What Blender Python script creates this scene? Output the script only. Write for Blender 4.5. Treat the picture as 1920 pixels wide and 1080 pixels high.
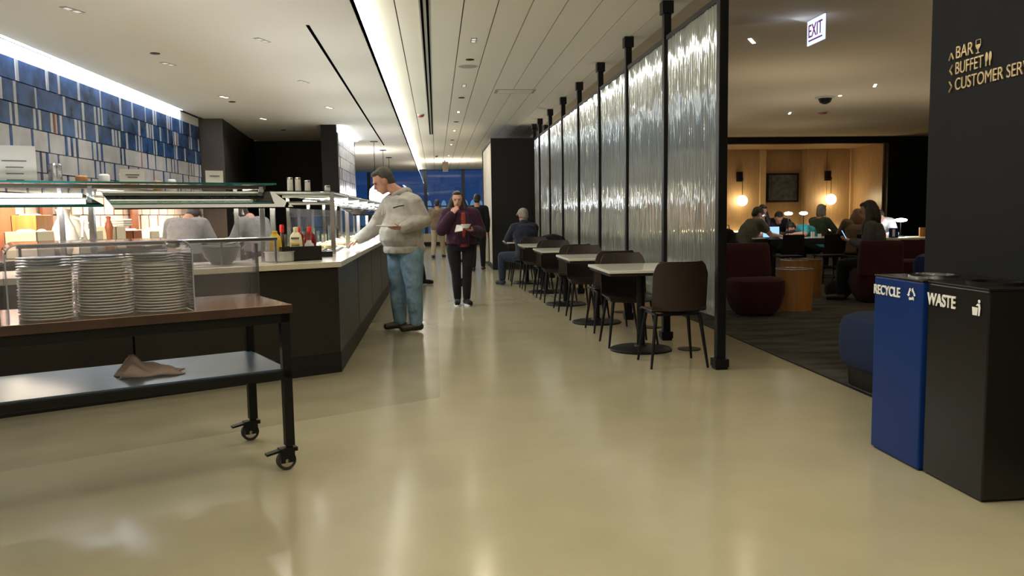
import bpy, math, random
from mathutils import Vector, Matrix, Euler
for o in list(bpy.data.objects): bpy.data.objects.remove(o)
S=bpy.context.scene
COL=S.collection
PI=math.pi
# ------------------------------------------------ camera
cam_d=bpy.data.cameras.new('camera'); cam=bpy.data.objects.new('camera',cam_d); COL.objects.link(cam)
R=[[0.9954040,-0.0240324,0.0927002],[-0.0945132,-0.0905476,0.9913972],[-0.0154318,-0.9956021,-0.0924028]]
M=Matrix(((R[0][0],-R[0][1],-R[0][2],0),(R[1][0],-R[1][1],-R[1][2],0),(R[2][0],-R[2][1],-R[2][2],1.27),(0,0,0,1)))
cam.matrix_world=M
cam_d.sensor_width=36; cam_d.lens=36*1500/1920; cam_d.clip_end=300
S.camera=cam
# ------------------------------------------------ colour management, world
S.view_settings.view_transform='Standard'; S.view_settings.look='None'; S.view_settings.gamma=1
S.view_settings.exposure=0.0
S.cycles.max_bounces=10; S.cycles.diffuse_bounces=5; S.cycles.transparent_max_bounces=16
S.cycles.sample_clamp_indirect=4.0; S.cycles.use_denoising=True
S.cycles.caustics_reflective=False; S.cycles.caustics_refractive=False
W=bpy.data.worlds.new('world'); S.world=W; W.use_nodes=True
bgn=W.node_tree.nodes['Background']; bgn.inputs[0].default_value=(0.012,0.05,0.19,1); bgn.inputs[1].default_value=0.75

# ------------------------------------------------ lights of the place, plus added ceiling fill
LK=1.0
def spot(x,y,z,p,color=(1,.87,.68),ang=115,r=.04,blend=.8):
    l=bpy.data.lights.new('downlight_beam','SPOT'); l.energy=p*LK; l.color=color; l.spot_size=math.radians(ang); l.spot_blend=blend; l.shadow_soft_size=r
    o=bpy.data.objects.new('downlight_beam',l); COL.objects.link(o); o.location=(x,y,z); return o
def point(x,y,z,p,color,r=.05):
    l=bpy.data.lights.new('lamp_light','POINT'); l.energy=p*LK; l.color=color; l.shadow_soft_size=r
    o=bpy.data.objects.new('lamp_light',l); COL.objects.link(o); o.location=(x,y,z); return o
def area(x,y,z,sx,sy,p,color,rot=(0,0,0)):
    l=bpy.data.lights.new('strip_and_fill_light','AREA'); l.shape='RECTANGLE'; l.size=sx; l.size_y=sy; l.energy=p*LK; l.color=color
    o=bpy.data.objects.new('strip_and_fill_light',l); COL.objects.link(o); o.location=(x,y,z); o.rotation_euler=rot; return o
WARM=(1,.89,.66)
ZL=3.19; ZC=3.27
LEFT_SPOTS=[(-3.26,6.0),(-3.26,7.86),(-3.26,10.5),(-3.30,13.3),(-3.3,16.2),(-1.83,6.2),(-1.83,9.11),(-1.83,11.85),(-1.83,14.6)]
MID_SPOTS=[(.483,3.4),(.483,6.4),(.483,9.44),(.486,12.7),(.49,15.9),(.49,19.4),(.49,23.2),(.49,27.5)]
RIGHT_SPOTS=[(3.78,9.4),(7.2,12.71),(7.39,16.3),(3.8,14.2),(10.8,12.9),(10.8,17.0)]
BACK_SPOTS=[(-3.2,3.0),(-3.2,0.2),(-1.83,3.2),(-1.83,.2),(.48,.6),(.48,-2.0),(2.0,-2.5),(-1.8,-3),(3.6,.8)]
for x,y in LEFT_SPOTS: spot(x,y,ZL-.03,60,(1,.90,.78),150)
for x,y in MID_SPOTS: spot(x,y,ZC-.03,60,WARM,150)
for x,y in RIGHT_SPOTS: spot(x,y,ZC-.03,26,WARM,150)
for x,y in BACK_SPOTS: spot(x,y,ZC-.03,72,WARM,150)
# added upward fill lights without fixtures of their own, to brighten the ceilings
for x,y,rz,p in [(-1.9,6.9,.53,14),(-1.25,9.2,1.571,14),(-1.25,12.0,1.571,16),(-1.25,15.2,1.571,16),(-1.25,18.5,1.571,20)]: area(x,y,1.60,1.9,.3,p*.68,(1,.97,.92),(PI,0,rz))
for x,y,p in [(7.0,14.1,9),(8.5,6.2,120),(5.2,11.5,15),(10.5,13,20),(4.4,17.5,30),(8.5,18.5,6)]: area(x,y,1.35,1.2,.5,p,(1,.84,.62),(PI,0,0))
for x,y,p in [(-.5,-1.5,150),(-2.5,24,70),(.5,30,50),(1.3,2.5,60)]: area(x,y,2.2,1.5,1.5,p,(1,.9,.75),(PI,0,0))  # more added uplights, hung free along the walkway and near the camera

# ------------------------------------------------ materials
def mat(name,col,rough=.5,metal=0,noise=0,nscale=20,bump=0,bscale=60,spec=.5,coat=0,sheen=0,stretch=None,emit=None,es=0,alpha=None):
    m=bpy.data.materials.new(name); m.use_nodes=True; nt=m.node_tree; b=nt.nodes['Principled BSDF']
    b.inputs['Base Color'].default_value=(*col,1); b.inputs['Roughness'].default_value=rough; b.inputs['Metallic'].default_value=metal
    b.inputs['Specular IOR Level'].default_value=spec; b.inputs['Coat Weight'].default_value=coat; b.inputs['Sheen Weight'].default_value=sheen
    if noise or bump:
        tc=nt.nodes.new('ShaderNodeTexCoord'); mp=nt.nodes.new('ShaderNodeMapping')
        nt.links.new(tc.outputs['Object'],mp.inputs[0])
        if stretch: mp.inputs['Scale'].default_value=stretch
    if noise:
        n=nt.nodes.new('ShaderNodeTexNoise'); n.inputs['Scale'].default_value=nscale; n.inputs['Detail'].default_value=4
        nt.links.new(mp.outputs[0],n.inputs['Vector'])
        cr=nt.nodes.new('ShaderNodeValToRGB'); cr.color_ramp.elements[0].position=.3; cr.color_ramp.elements[1].position=.7
        cr.color_ramp.elements[0].color=(*[c*(1-noise) for c in col],1); cr.color_ramp.elements[1].color=(*[min(1,c*(1+noise)) for c in col],1)
        nt.links.new(n.outputs[0],cr.inputs[0]); nt.links.new(cr.outputs[0],b.inputs['Base Color'])
    if bump:
        n2=nt.nodes.new('ShaderNodeTexNoise'); n2.inputs['Scale'].default_value=bscale; nt.links.new(mp.outputs[0],n2.inputs['Vector'])
        bp=nt.nodes.new('ShaderNodeBump'); bp.inputs['Strength'].default_value=bump; bp.inputs['Distance'].default_value=.01
        nt.links.new(n2.outputs[0],bp.inputs['Height']); nt.links.new(bp.outputs[0],b.inputs['Normal'])
    if emit: b.inputs['Emission Color'].default_value=(*emit,1); b.inputs['Emission Strength'].default_value=es
    return m
def glassy(name,col,op=.12,rough=.02,refl=.12):
    m=bpy.data.materials.new(name); m.use_nodes=True; nt=m.node_tree; nt.nodes.clear()
    out=nt.nodes.new('ShaderNodeOutputMaterial'); tr=nt.nodes.new('ShaderNodeBsdfTransparent'); tr.inputs[0].default_value=(*col,1)
    gl=nt.nodes.new('ShaderNodeBsdfGlossy'); gl.inputs['Roughness'].default_value=rough; gl.inputs[0].default_value=(.9,.9,.9,1)
    df=nt.nodes.new('ShaderNodeBsdfDiffuse'); df.inputs[0].default_value=(.8,.82,.85,1)
    fr=nt.nodes.new('ShaderNodeFresnel'); fr.inputs[0].default_value=1.5
    m1=nt.nodes.new('ShaderNodeMixShader'); m1.inputs[0].default_value=op
    m2=nt.nodes.new('ShaderNodeMixShader')
    nt.links.new(tr.outputs[0],m1.inputs[1]); nt.links.new(df.outputs[0],m1.inputs[2])
    nt.links.new(fr.outputs[0],m2.inputs[0]); nt.links.new(m1.outputs[0],m2.inputs[1]); nt.links.new(gl.outputs[0],m2.inputs[2])
    nt.links.new(m2.outputs[0],out.inputs[0]); return m
def emis(name,col,s):
    m=bpy.data.materials.new(name); m.use_nodes=True; nt=m.node_tree; nt.nodes.clear()
    out=nt.nodes.new('ShaderNodeOutputMaterial'); e=nt.nodes.new('ShaderNodeEmission'); e.inputs[0].default_value=(*col,1); e.inputs[1].default_value=s
    nt.links.new(e.outputs[0],out.inputs[0]); return m
K={}
K['floor']=mat('polished concrete',(.365,.332,.222),.17,noise=.06,nscale=2.2,spec=.45)
K['floor2']=mat('polished concrete, older pour',(.300,.268,.175),.17,noise=.08,nscale=2.6,spec=.45)
K['joint']=mat('floor joint',(.16,.13,.09),.6)
K['carpet']=mat('woven carpet',(.075,.07,.062),.95,noise=.55,nscale=1.6,bump=.5,bscale=300,spec=.1,stretch=(1,3.5,1))
K['ceil']=mat('ceiling paint',(.78,.76,.72),.9,spec=.1)
K['slat']=mat('ceiling plank',(.90,.89,.80),.85,spec=.1)
K['ceilr']=mat('lounge ceiling paint',(.62,.54,.40),.9,spec=.1)
K['black']=mat('black paint',(.008,.007,.007),.55,spec=.3)
K['blackm']=mat('black powder coated metal',(.005,.005,.005),.42,spec=.22)
K['void']=mat('dark void',(.003,.003,.003),.9,spec=0)
K['dark']=mat('dark laminate',(.022,.018,.016),.5,noise=.2,nscale=3,spec=.35)
K['dark2']=mat('brown dark laminate',(.085,.062,.048),.42,noise=.15,nscale=2,spec=.4)
K['counter']=mat('counter front laminate',(.016,.013,.010),.38,noise=.15,nscale=4,spec=.4)
K['stone']=mat('cream quartz',(.62,.57,.46),.16,noise=.05,nscale=60)
K['white']=mat('white laminate',(.72,.70,.62),.12)
K['steel']=mat('brushed steel',(.62,.62,.62),.22,1)
K['pansteel']=mat('satin pan steel',(.72,.72,.72),.42,.85)
K['chrome']=mat('chrome',(.8,.8,.8),.1,1)
K['wood']=mat('walnut top',(.20,.105,.05),.2,noise=.3,nscale=6,stretch=(1,10,1),coat=.3)
K['woodedge']=mat('walnut edge',(.040,.018,.012),.4,noise=.3,nscale=8)
K['ply']=mat('brown plywood shell',(.020,.010,.007),.4,noise=.2,nscale=6,stretch=(8,1,1))
K['shelf']=mat('blue grey steel shelf',(.075,.115,.17),.3,.3,noise=.1,nscale=4)
K['plate']=mat('off white china',(.68,.655,.60),.18)
K['acryl']=glassy('clear acrylic',(.93,.92,.96),.10)
K['acrylblue']=glassy('blue film edge',(.6,.58,.85),.35)
K['glass']=glassy('clear glass',(.90,.97,.94),.03)
K['glassp']=glassy('smoky front pane glass',(.78,.84,.78),.10)
K['glassg']=mat('green glass edge',(.02,.16,.15),.15)
K['rubber']=mat('rubber',(.015,.015,.015),.7)
K['amber']=mat('amber wood panel',(.36,.235,.115),.42,noise=.14,nscale=5,stretch=(4,4,.4))
K['amber2']=mat('amber wood pilaster',(.50,.35,.18),.4,noise=.1,nscale=5,stretch=(4,4,.4))
K['oak']=mat('honey oak',(.42,.19,.055),.38,noise=.2,nscale=5,stretch=(4,4,.5))
K['maroon']=mat('maroon upholstery',(.050,.013,.018),.85,bump=.3,bscale=200,spec=.15,sheen=.05)
K['navy']=mat('navy upholstery',(.010,.020,.060),.8,bump=.3,bscale=200,spec=.15,sheen=.03)
K['blue']=mat('blue enamel',(.004,.024,.13),.35,spec=.16)
K['binblack']=mat('black enamel',(.012,.011,.010),.25,spec=.25)
K['letter']=mat('white vinyl lettering',(.8,.8,.78),.5)
K['brass']=mat('gold lettering',(.52,.40,.22),.35,.5)
K['column']=mat('charcoal column',(.010,.011,.012),.6,spec=.12)
K['skin']=mat('skin',(.52,.27,.18),.5,spec=.3)
K['skin2']=mat('paler skin',(.60,.34,.25),.5,spec=.3)
K['lip']=mat('lips',(.35,.10,.08),.5)
K['eye']=mat('eye',(.03,.02,.02),.3)
K['hairb']=mat('dark brown hair',(.018,.012,.009),.5,noise=.4,nscale=60,bump=.6,bscale=90)
K['hairg']=mat('grey hair',(.28,.26,.23),.6,noise=.3,nscale=60,bump=.6,bscale=90)
K['hairm']=mat('short brown grey hair',(.055,.045,.036),.6,noise=.4,nscale=60,bump=.6,bscale=90)
K['hairr']=mat('auburn hair',(.17,.07,.03),.5,noise=.3,nscale=60,bump=.6,bscale=90)
def cloth(n,c,b=.35):
    m=mat(n,c,.9,noise=.10,nscale=14,bump=min(1,b*1.8),bscale=7,spec=.15,sheen=.1)
    [k for k in m.node_tree.nodes if k.type=='BUMP'][0].inputs['Distance'].default_value=.05
    return m
K['hoodie']=cloth('heather grey fleece',(.40,.385,.345),.5)
K['jeans']=mat('washed denim',(.17,.27,.36),.85,noise=.35,nscale=6,bump=.9,bscale=9,spec=.15); [k for k in K['jeans'].node_tree.nodes if k.type=='BUMP'][0].inputs['Distance'].default_value=.04
K['shoe']=mat('dark leather',(.02,.013,.010),.5)
K['plum']=cloth('plum jacket',(.045,.016,.035))
K['red']=cloth('rust red top',(.28,.05,.035))
K['blk']=cloth('black cloth',(.010,.010,.012))
K['navyc']=cloth('navy cloth',(.020,.025,.045))
K['jeansd']=cloth('dark denim',(.018,.026,.045))
K['tan']=cloth('brown coat',(.16,.115,.075))
K['khaki']=cloth('khaki cloth',(.36,.30,.20))
K['dgrey']=cloth('charcoal knit',(.085,.085,.088))
K['grey']=cloth('grey shirt',(.22,.21,.22))
K['olive']=cloth('olive grey shirt',(.12,.12,.095))
K['teal']=cloth('teal shirt',(.05,.36,.42))
K['green']=cloth('dark green top',(.06,.085,.05))
K['whitec']=cloth('white shirt',(.72,.74,.78))
K['cap']=cloth('grey cap',(.30,.29,.26))
K['tile_b']=mat('blue glazed tile',(.030,.085,.235),.22,noise=.6,nscale=5,bump=.15,bscale=8)
K['tile_w']=mat('pale glazed tile',(.55,.56,.60),.22,noise=.16,nscale=4,bump=.15,bscale=8)
K['tile_p']=mat('pink accent and warm-lit tile',(.58,.47,.43),.25,noise=.12,nscale=4,bump=.15,bscale=8)  # pink of the warm light on the lower tile rows is in the colour
K['tile_r']=mat('rust brown tile',(.22,.09,.06),.3,noise=.2,nscale=6)
K['grout']=mat('dark grout',(.03,.03,.035),.8)
K['cove']=emis('cool LED strip',(.80,.90,1.0),30)
K['cove2']=emis('warm LED strip',(1,.95,.82),32)
K['tube']=emis('LED tube in guard',(1,.97,.72),7)
K['tubew']=emis('white LED tube in guard',(.95,.97,1),12)
K['globe']=emis('glowing globe',(1,.80,.48),14)
K['lampw']=emis('white lamp head',(.93,.96,1),16)
K['downdim']=emis('shielded downlight lens',(1,.95,.85),.75)
K['downl']=emis('downlight lens',(1,.93,.78),5)
K['exit']=emis('exit panel',(.60,.68,1.0),1.6)
K['exitr']=emis('exit lettering',(.30,.06,.22),.6)
K['screen']=emis('lit screen',(.35,.62,1),1.3)
K['benchled']=emis('bench LED strip',(1,.78,.42),7)
K['paper']=mat('paper',(.75,.74,.70),.8)
K['ink']=mat('ink',(.10,.10,.10),.8)
K['yellow']=mat('mustard',(.80,.52,.05),.3)
K['cream']=mat('mayonnaise',(.82,.74,.50),.3)
K['ketchup']=mat('ketchup red',(.17,.003,.003),.25)
K['sauce']=mat('dark sauce glass',(.05,.03,.02),.15)
K['redcap']=mat('red cap',(.6,.02,.01),.4)
K['food']=mat('bread and pastry',(.62,.42,.20),.6,noise=.4,nscale=25,bump=.6,bscale=30)
K['food2']=mat('cut fruit and eggs',(.85,.72,.38),.4,noise=.4,nscale=25,bump=.5,bscale=30)
K['bowl']=mat('dark bowl',(.03,.032,.036),.3)
K['warmwood']=mat('red brown wood',(.30,.09,.035),.45,noise=.2,nscale=6)
K['board']=mat('pale cutting board',(.75,.68,.5),.5)
K['box']=mat('cream container',(.72,.66,.5),.5)
K['pic']=mat('grey print',(.055,.060,.062),.5,noise=.6,nscale=7)
K['winframe']=mat('window mullion',(.05,.055,.06),.5)
K['beige']=mat('beige panel',(.50,.44,.34),.5)
K['smoke']=mat('red plastic',(.28,.03,.02),.4)
K['grille']=mat('pale grille',(.42,.41,.37),.7)
K['bag']=cloth('black bag cloth',(.012,.012,.014))
K['cloth_tan']=cloth('tan cloth',(.50,.40,.34))
K['duskglow']=mat('self-lit dusk blue',(.02,.05,.10),.8,emit=(.05,.16,.35),es=.45)  # blue emission stands in for dusk light on ground, walls and ledge
K['paleglow']=mat('self-lit pale blue',(.5,.6,.7),.4,emit=(.15,.35,.6),es=.5)  # emission puts dusk light into the hoods; also used for lit building panes
# corrugated glass
def ribbed():
    m=bpy.data.materials.new('ribbed glass'); m.use_nodes=True; nt=m.node_tree; nt.nodes.clear()
    out=nt.nodes.new('ShaderNodeOutputMaterial')
    rf=nt.nodes.new('ShaderNodeBsdfRefraction'); rf.inputs['IOR'].default_value=1.12; rf.inputs['Roughness'].default_value=.10; rf.inputs[0].default_value=(.80,.86,.84,1)
    gl=nt.nodes.new('ShaderNodeBsdfGlossy'); gl.inputs['Roughness'].default_value=.07; gl.inputs[0].default_value=(.92,.95,.96,1)
    tl=nt.nodes.new('ShaderNodeBsdfTranslucent'); tl.inputs[0].default_value=(.7,.76,.74,1)
    df=nt.nodes.new('ShaderNodeBsdfDiffuse'); df.inputs[0].default_value=(.55,.60,.58,1)
    tc=nt.nodes.new('ShaderNodeTexCoord'); mp=nt.nodes.new('ShaderNodeMapping'); mp.inputs['Scale'].default_value=(1,14,1.1)
    n=nt.nodes.new('ShaderNodeTexNoise'); n.inputs['Scale'].default_value=2.2; n.inputs['Detail'].default_value=2
    bp=nt.nodes.new('ShaderNodeBump'); bp.inputs['Strength'].default_value=.5; bp.inputs['Distance'].default_value=.02
    nt.links.new(tc.outputs['Object'],mp.inputs[0]); nt.links.new(mp.outputs[0],n.inputs[0]); nt.links.new(n.outputs[0],bp.inputs['Height'])
    for s in (rf,gl): nt.links.new(bp.outputs[0],s.inputs['Normal'])
    a=nt.nodes.new('ShaderNodeMixShader'); a.inputs[0].default_value=.48
    b=nt.nodes.new('ShaderNodeMixShader'); b.inputs[0].default_value=.32
    c=nt.nodes.new('ShaderNodeMixShader'); c.inputs[0].default_value=.5
    nt.links.new(rf.outputs[0],a.inputs[1]); nt.links.new(gl.outputs[0],a.inputs[2])
    nt.links.new(tl.outputs[0],c.inputs[1]); nt.links.new(df.outputs[0],c.inputs[2])
    nt.links.new(a.outputs[0],b.inputs[1]); nt.links.new(c.outputs[0],b.inputs[2]); nt.links.new(b.outputs[0],out.inputs[0])
    return m
K['ribbed']=ribbed()

# ------------------------------------------------ mesh building
def V(*a): return Vector(a)
class MB:
    def __init__(s): s.v=[]; s.f=[]; s.m=[]; s.cur=0
    def add(s,vs,fs,mi=None):
        o=len(s.v); s.v+= [tuple(p) for p in vs]; mi=s.cur if mi is None else mi
        for f in fs: s.f.append([i+o for i in f]); s.m.append(mi)
        return s
    def box(s,x0,y0,z0,x1,y1,z1,mi=None,T=None):
        vs=[Vector((x,y,z)) for z in (z0,z1) for y in (y0,y1) for x in (x0,x1)]
        if T is not None: vs=[T@p for p in vs]
        return s.add(vs,[(0,2,3,1),(4,5,7,6),(0,1,5,4),(2,6,7,3),(0,4,6,2),(1,3,7,5)],mi)
    def quad(s,a,b,c,d,mi=None): return s.add([a,b,c,d],[(0,1,2,3)],mi)
    def prism(s,poly,z0,z1,mi=None):
        n=len(poly); vs=[(x,y,z0) for x,y in poly]+[(x,y,z1) for x,y in poly]
        return s.add(vs,[tuple(range(n))[::-1],tuple(range(n,2*n))]+[(i,(i+1)%n,(i+1)%n+n,i+n) for i in range(n)],mi)
    def ring_loft(s,rings,cap=True,mi=None):
        n=len(rings[0]); vs=[p for r in rings for p in r]; fs=[]
        for k in range(len(rings)-1):
            for i in range(n): fs.append((k*n+i,k*n+(i+1)%n,(k+1)*n+(i+1)%n,(k+1)*n+i))
        if cap: fs.append(tuple(range(n))[::-1]); fs.append(tuple(range((len(rings)-1)*n,len(rings)*n)))
        return s.add(vs,fs,mi)
    def tube(s,pts,r,n=10,mi=None,cap=True):
        pts=[Vector(p) for p in pts]; rs=r if isinstance(r,(list,tuple)) else [r]*len(pts); rings=[]
        for i,p in enumerate(pts):
            d=(pts[min(i+1,len(pts)-1)]-pts[max(i-1,0)]).normalized()
            u=d.cross(Vector((0,0,1)) if abs(d.z)<.9 else Vector((1,0,0))).normalized(); w=d.cross(u)
            rings.append([p+(u*math.cos(2*PI*k/n)+w*math.sin(2*PI*k/n))*rs[i] for k in range(n)])
        return s.ring_loft(rings,cap,mi)
    def lathe(s,prof,c=(0,0,0),n=32,mi=None,cap=True):
        rings=[[(c[0]+r*math.cos(2*PI*k/n),c[1]+r*math.sin(2*PI*k/n),c[2]+z) for k in range(n)] for r,z in prof]
        return s.ring_loft(rings,cap,mi)
    def ell(s,c,r,fr=None,nu=16,nv=10,mi=None):
        c=Vector(c); fr=fr or (Vector((1,0,0)),Vector((0,1,0)),Vector((0,0,1)))
        vs=[c-fr[2]*r[2]]; 
        for j in range(1,nv):
            t=-PI/2+PI*j/nv
            for i in range(nu):
                a=2*PI*i/nu; vs.append(c+fr[0]*(r[0]*math.cos(t)*math.cos(a))+fr[1]*(r[1]*math.cos(t)*math.sin(a))+fr[2]*(r[2]*math.sin(t)))
        vs.append(c+fr[2]*r[2]); L=len(vs)-1; fs=[]
        for i in range(nu):
            fs.append((0,1+(i+1)%nu,1+i)); fs.append((L,1+(nv-2)*nu+i,1+(nv-2)*nu+(i+1)%nu))
            for j in range(nv-2): a=1+j*nu; b=a+nu; fs.append((a+i,a+(i+1)%nu,b+(i+1)%nu,b+i))
        return s.add(vs,fs,mi)
    def cap(s,p0,r0,p1,r1,n=12):
        s.tube([p0,p1],[r0,r1],n); s.ell(p0,(r0,)*3,None,n,8); s.ell(p1,(r1,)*3,None,n,8); return s
    def chain(s,pr_,n=12):
        for (a,ra),(b,rb) in zip(pr_[:-1],pr_[1:]): s.cap(a,ra,b,rb,n)
        return s
    def build(s,name,mats,parent=None,loc=(0,0,0),rz=0,smooth=False,bevel=0,remesh=0,sm=4,seg=2):
        me=bpy.data.meshes.new(name); me.from_pydata(s.v,[],s.f); 
        if not isinstance(mats,(list,tuple)): mats=[mats]
        for m in mats: me.materials.append(K[m] if isinstance(m,str) else m)
        for p,i in zip(me.polygons,s.m): p.material_index=i
        me.validate(); me.update()
        o=bpy.data.objects.new(name,me); COL.objects.link(o)
        if parent is not None: o.parent=parent
        o.location=loc; o.rotation_euler=(0,0,rz)
        if remesh:
            r=o.modifiers.new('r','REMESH'); r.mode='VOXEL'; r.voxel_size=remesh; r.use_smooth_shade=True
            q=o.modifiers.new('s','SMOOTH'); q.factor=.5; q.iterations=sm
        if bevel:
            b=o.modifiers.new('b','BEVEL'); b.width=bevel; b.segments=seg; b.limit_method='ANGLE'; b.angle_limit=.6
        if smooth:
            for p in me.polygons: p.use_smooth=True
            if smooth!='all':
                try: me.set_sharp_from_angle(angle=math.radians(40))
                except Exception: pass
        return o
def tag(o,label=None,cat=None,group=None,kind=None):
    if label: o['label']=label
    if cat: o['category']=cat
    if group: o['group']=group
    if kind: o['kind']=kind
    return o
def struct(o): o['kind']='structure'; return o
def empty(name,loc,rz=0,label=None,cat=None,group=None):
    o=bpy.data.objects.new(name,None); COL.objects.link(o); o.location=loc; o.rotation_euler=(0,0,rz); o.empty_display_size=.05
    return tag(o,label,cat,group)
def copy_tree(o,loc=None,rz=None,label=None,group=None,parent=None):
    c=o.copy(); COL.objects.link(c)
    if parent is not None: c.parent=parent
    if loc is not None: c.location=loc
    if rz is not None: c.rotation_euler=(0,0,rz)
    if label: c['label']=label
    if group: c['group']=group
    for ch in [k for k in KIDS.get(o.name,[])]:
        copy_tree(ch,parent=c)
    return c
KIDS={}
def index_kids():
    KIDS.clear()
    for o in bpy.data.objects:
        if o.parent: KIDS.setdefault(o.parent.name,[]).append(o)
def text(body,x,z,w,h,name,m,parent,loc,rot,depth=.004,font_bold=0.0,shear=0):
    """lettering fitted to a w x h box; local x right, z up, origin lower left"""
    cu=bpy.data.curves.new('t','FONT'); cu.body=body; cu.size=1; cu.extrude=.02; cu.offset=font_bold
    t=bpy.data.objects.new('t',cu); COL.objects.link(t)
    bpy.context.view_layer.update()
    me=bpy.data.meshes.new_from_object(t); bpy.data.objects.remove(t)
    xs=[v.co.x for v in me.vertices]; ys=[v.co.y for v in me.vertices]
    x0,x1,y0,y1=min(xs),max(xs),min(ys),max(ys)
    for v in me.vertices:
        v.co=Vector((x+(v.co.x-x0)/(x1-x0)*w, -(v.co.z+.02)/.04*depth, z+(v.co.y-y0)/(y1-y0)*h))
    me.materials.clear(); me.materials.append(K[m]); me.name=name
    o=bpy.data.objects.new(name,me); COL.objects.link(o); o.parent=parent; o.location=loc; o.rotation_euler=rot
    return o
rnd=random.Random(7)
U=Vector((-.861,-.508,0)); NN=Vector((-.508,.861,0)); CA=Vector((-.80,6.58,0))
ANG=math.atan2(-.508,-.861)   # direction of the angled counter front
def G(t,off,z=0): return CA+U*t+NN*off+Vector((0,0,z))

# ================================================= SETTING
# floor
m=MB(); m.add([(-7,-7,0),(-7,1.40,0),(0,5.52,0),(0,36,0),(17,36,0),(17,-7,0)],[(0,5,4,3,2,1)],0)
m.add([(-7,1.40,0),(-7,36,0),(0,36,0),(0,5.52,0)],[(0,3,2,1)],1)
struct(m.build('floor',['floor','floor2']))
m=MB(); m.prism([(2.72,-7),(3.02,12),(3.02,22),(17,22),(17,-7)],0,.006); struct(m.build('floor_carpet','carpet'))
m=MB(); m.prism([(2.705,-7),(2.72,-7),(3.02,12),(3.02,22),(3.005,22),(3.005,12)],0,.009); struct(m.build('trim_1','blackm'))
# left ceiling (slightly lower, edge holds the cove strip)
m=MB(); m.box(-4.42,-7,ZL,-.69,36,ZL+.05); m.box(-7,-7,ZL+.04,-4.42,36,ZL+.5); m.box(-.72,-7,ZL,-.69,36,ZC+.20)
struct(m.build('ceiling_left','ceil'))
# plank ceiling
m=MB()
xs=[-.69]+[-.34+.3275*i for i in range(9)]+[2.5]
for i in range(len(xs)-1):
    a,b=xs[i]+.006,xs[i+1]-.006
    if i==0: a=-.69
    if xs[i]<-.02<xs[i+1]+.001 or abs(xs[i]+.0125)<.02:
        pass
    m.box(a,-7,ZC,b,36,ZC+.02)
m.box(-.69,-7,ZC+.05,2.5,36,ZC+.1,1)
struct(m.build('ceiling_planks',['slat','dark']))
# lounge ceiling with shallow step
m=MB(); m.box(2.5,-7,ZC,17,24.6,ZC+.06); m.prism([(2.5,-7),(2.5,7.42),(3.0,7.74),(8.6,11.35),(17,16.8),(17,-7)],ZC-.035,ZC+.01)
struct(m.build('ceiling_right','ceilr'))
# slots
m=MB(); m.box(-.10,-7,ZC-.008,-.075,20.2,ZC-.003); m.box(-.045,-7,ZC-.008,-.02,20.2,ZC-.003); m.box(-.115,-7,ZC-.005,-.005,20.3,ZC-.0005,1)
tag(m.build('slot_diffuser',['void','grille']),'long twin-slot black air diffuser running down the plank ceiling','diffuser')
m=MB()
m.add([(-1.255,8.4,ZL-.003),(-1.22,8.4,ZL-.003),(-1.345,22.4,ZL-.003),(-1.38,22.4,ZL-.003),(-1.255,8.4,ZL-.0005),(-1.22,8.4,ZL-.0005),(-1.345,22.4,ZL-.0005),(-1.38,22.4,ZL-.0005)],[(0,3,2,1),(0,1,5,4),(1,2,6,5),(2,3,7,6),(3,0,4,7)])
tag(m.build('slot_diffuser','void'),'short single black slot diffuser in the smooth left ceiling','diffuser')
# cove light strip on the lip (faces the planks)
m=MB(); m.quad((-.688,-6.8,ZC-.058),(-.688,35.6,ZC-.058),(-.688,35.6,ZC-.004),(-.688,-6.8,ZC-.004)); m.box(-.7,-6.8,ZC-.06,-.6885,35.6,ZC-.002,1)
tag(m.build('cove_light',['cove2','ceil']),'long glowing white cove light between smooth and plank ceilings','light')
# walls
m=MB(); m.box(-7,-7.1,0,17,-7,3.5); struct(m.build('wall_back','beige'))
m=MB(); m.box(17,-7,0,17.1,24.6,3.5); struct(m.build('wall_right','black'))
TX=-4.51
m=MB(); m.box(TX-.2,-7,0,TX-.02,16.2,3.4,0)
# tile rows
rows=[(3.05-.2415*i-.2415,3.05-.2415*i) for i in range(9)]+[(ZL-.14,ZL-.0)]
def tiles(m,rows,fx,y0,y1,style,sd,flip=1):
    r=random.Random(sd)
    for ri,(z0,z1) in enumerate(rows):
        y=y0-r.random()*.3
        blue=style(ri)
        while y<y1:
            big=r.choice([.30,.40,.48,.62,.34,.22]) if blue!='p' else r.choice([.34,.38,.30])
            seq=[(big,'B' if blue=='b' else ('P' if blue=='p' else 'W'))]
            if blue=='b':
                k=r.choice([1,1,1,1,1,2,3])
                for j in range(k): seq+=[(.065,'W' if r.random()<.93 else 'P')]+([(.05,'B' if r.random()<.85 else 'R')] if j<k-1 else [])
            elif blue=='w':
                k=r.choice([1,1,1,2,3])
                for j in range(k): seq+=[(.05,'B' if r.random()<.88 else 'R')]+([(.10,'W')] if j<k-1 else [])
            else:
                seq+=[(.03,'R')]
            for w,c in seq:
                a,b=max(y,y0),min(y+w-.006,y1)
                if b-a>.01:
                    d=.004+r.random()*.012
                    mi={'B':1,'W':2,'P':3,'R':4}[c]
                    m.box(fx-.02,a,z0+.006,fx+d,b,z1-.006,mi)
                y+=w
m2rows=[(3.03-.2415*(i+1),3.03-.2415*i) for i in range(9)]
tiles(m,m2rows,TX,-1.0,16.15,lambda i:'b' if i<3 else ('w' if i<5 else ('w' if i<6 else 'p')),3)
m.box(TX-.02,-7,3.03,TX-.002,16.15,ZL,5)
struct(m.build('wall_left',['grout','tile_b','tile_w','tile_p','tile_r','ceil']))
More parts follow.
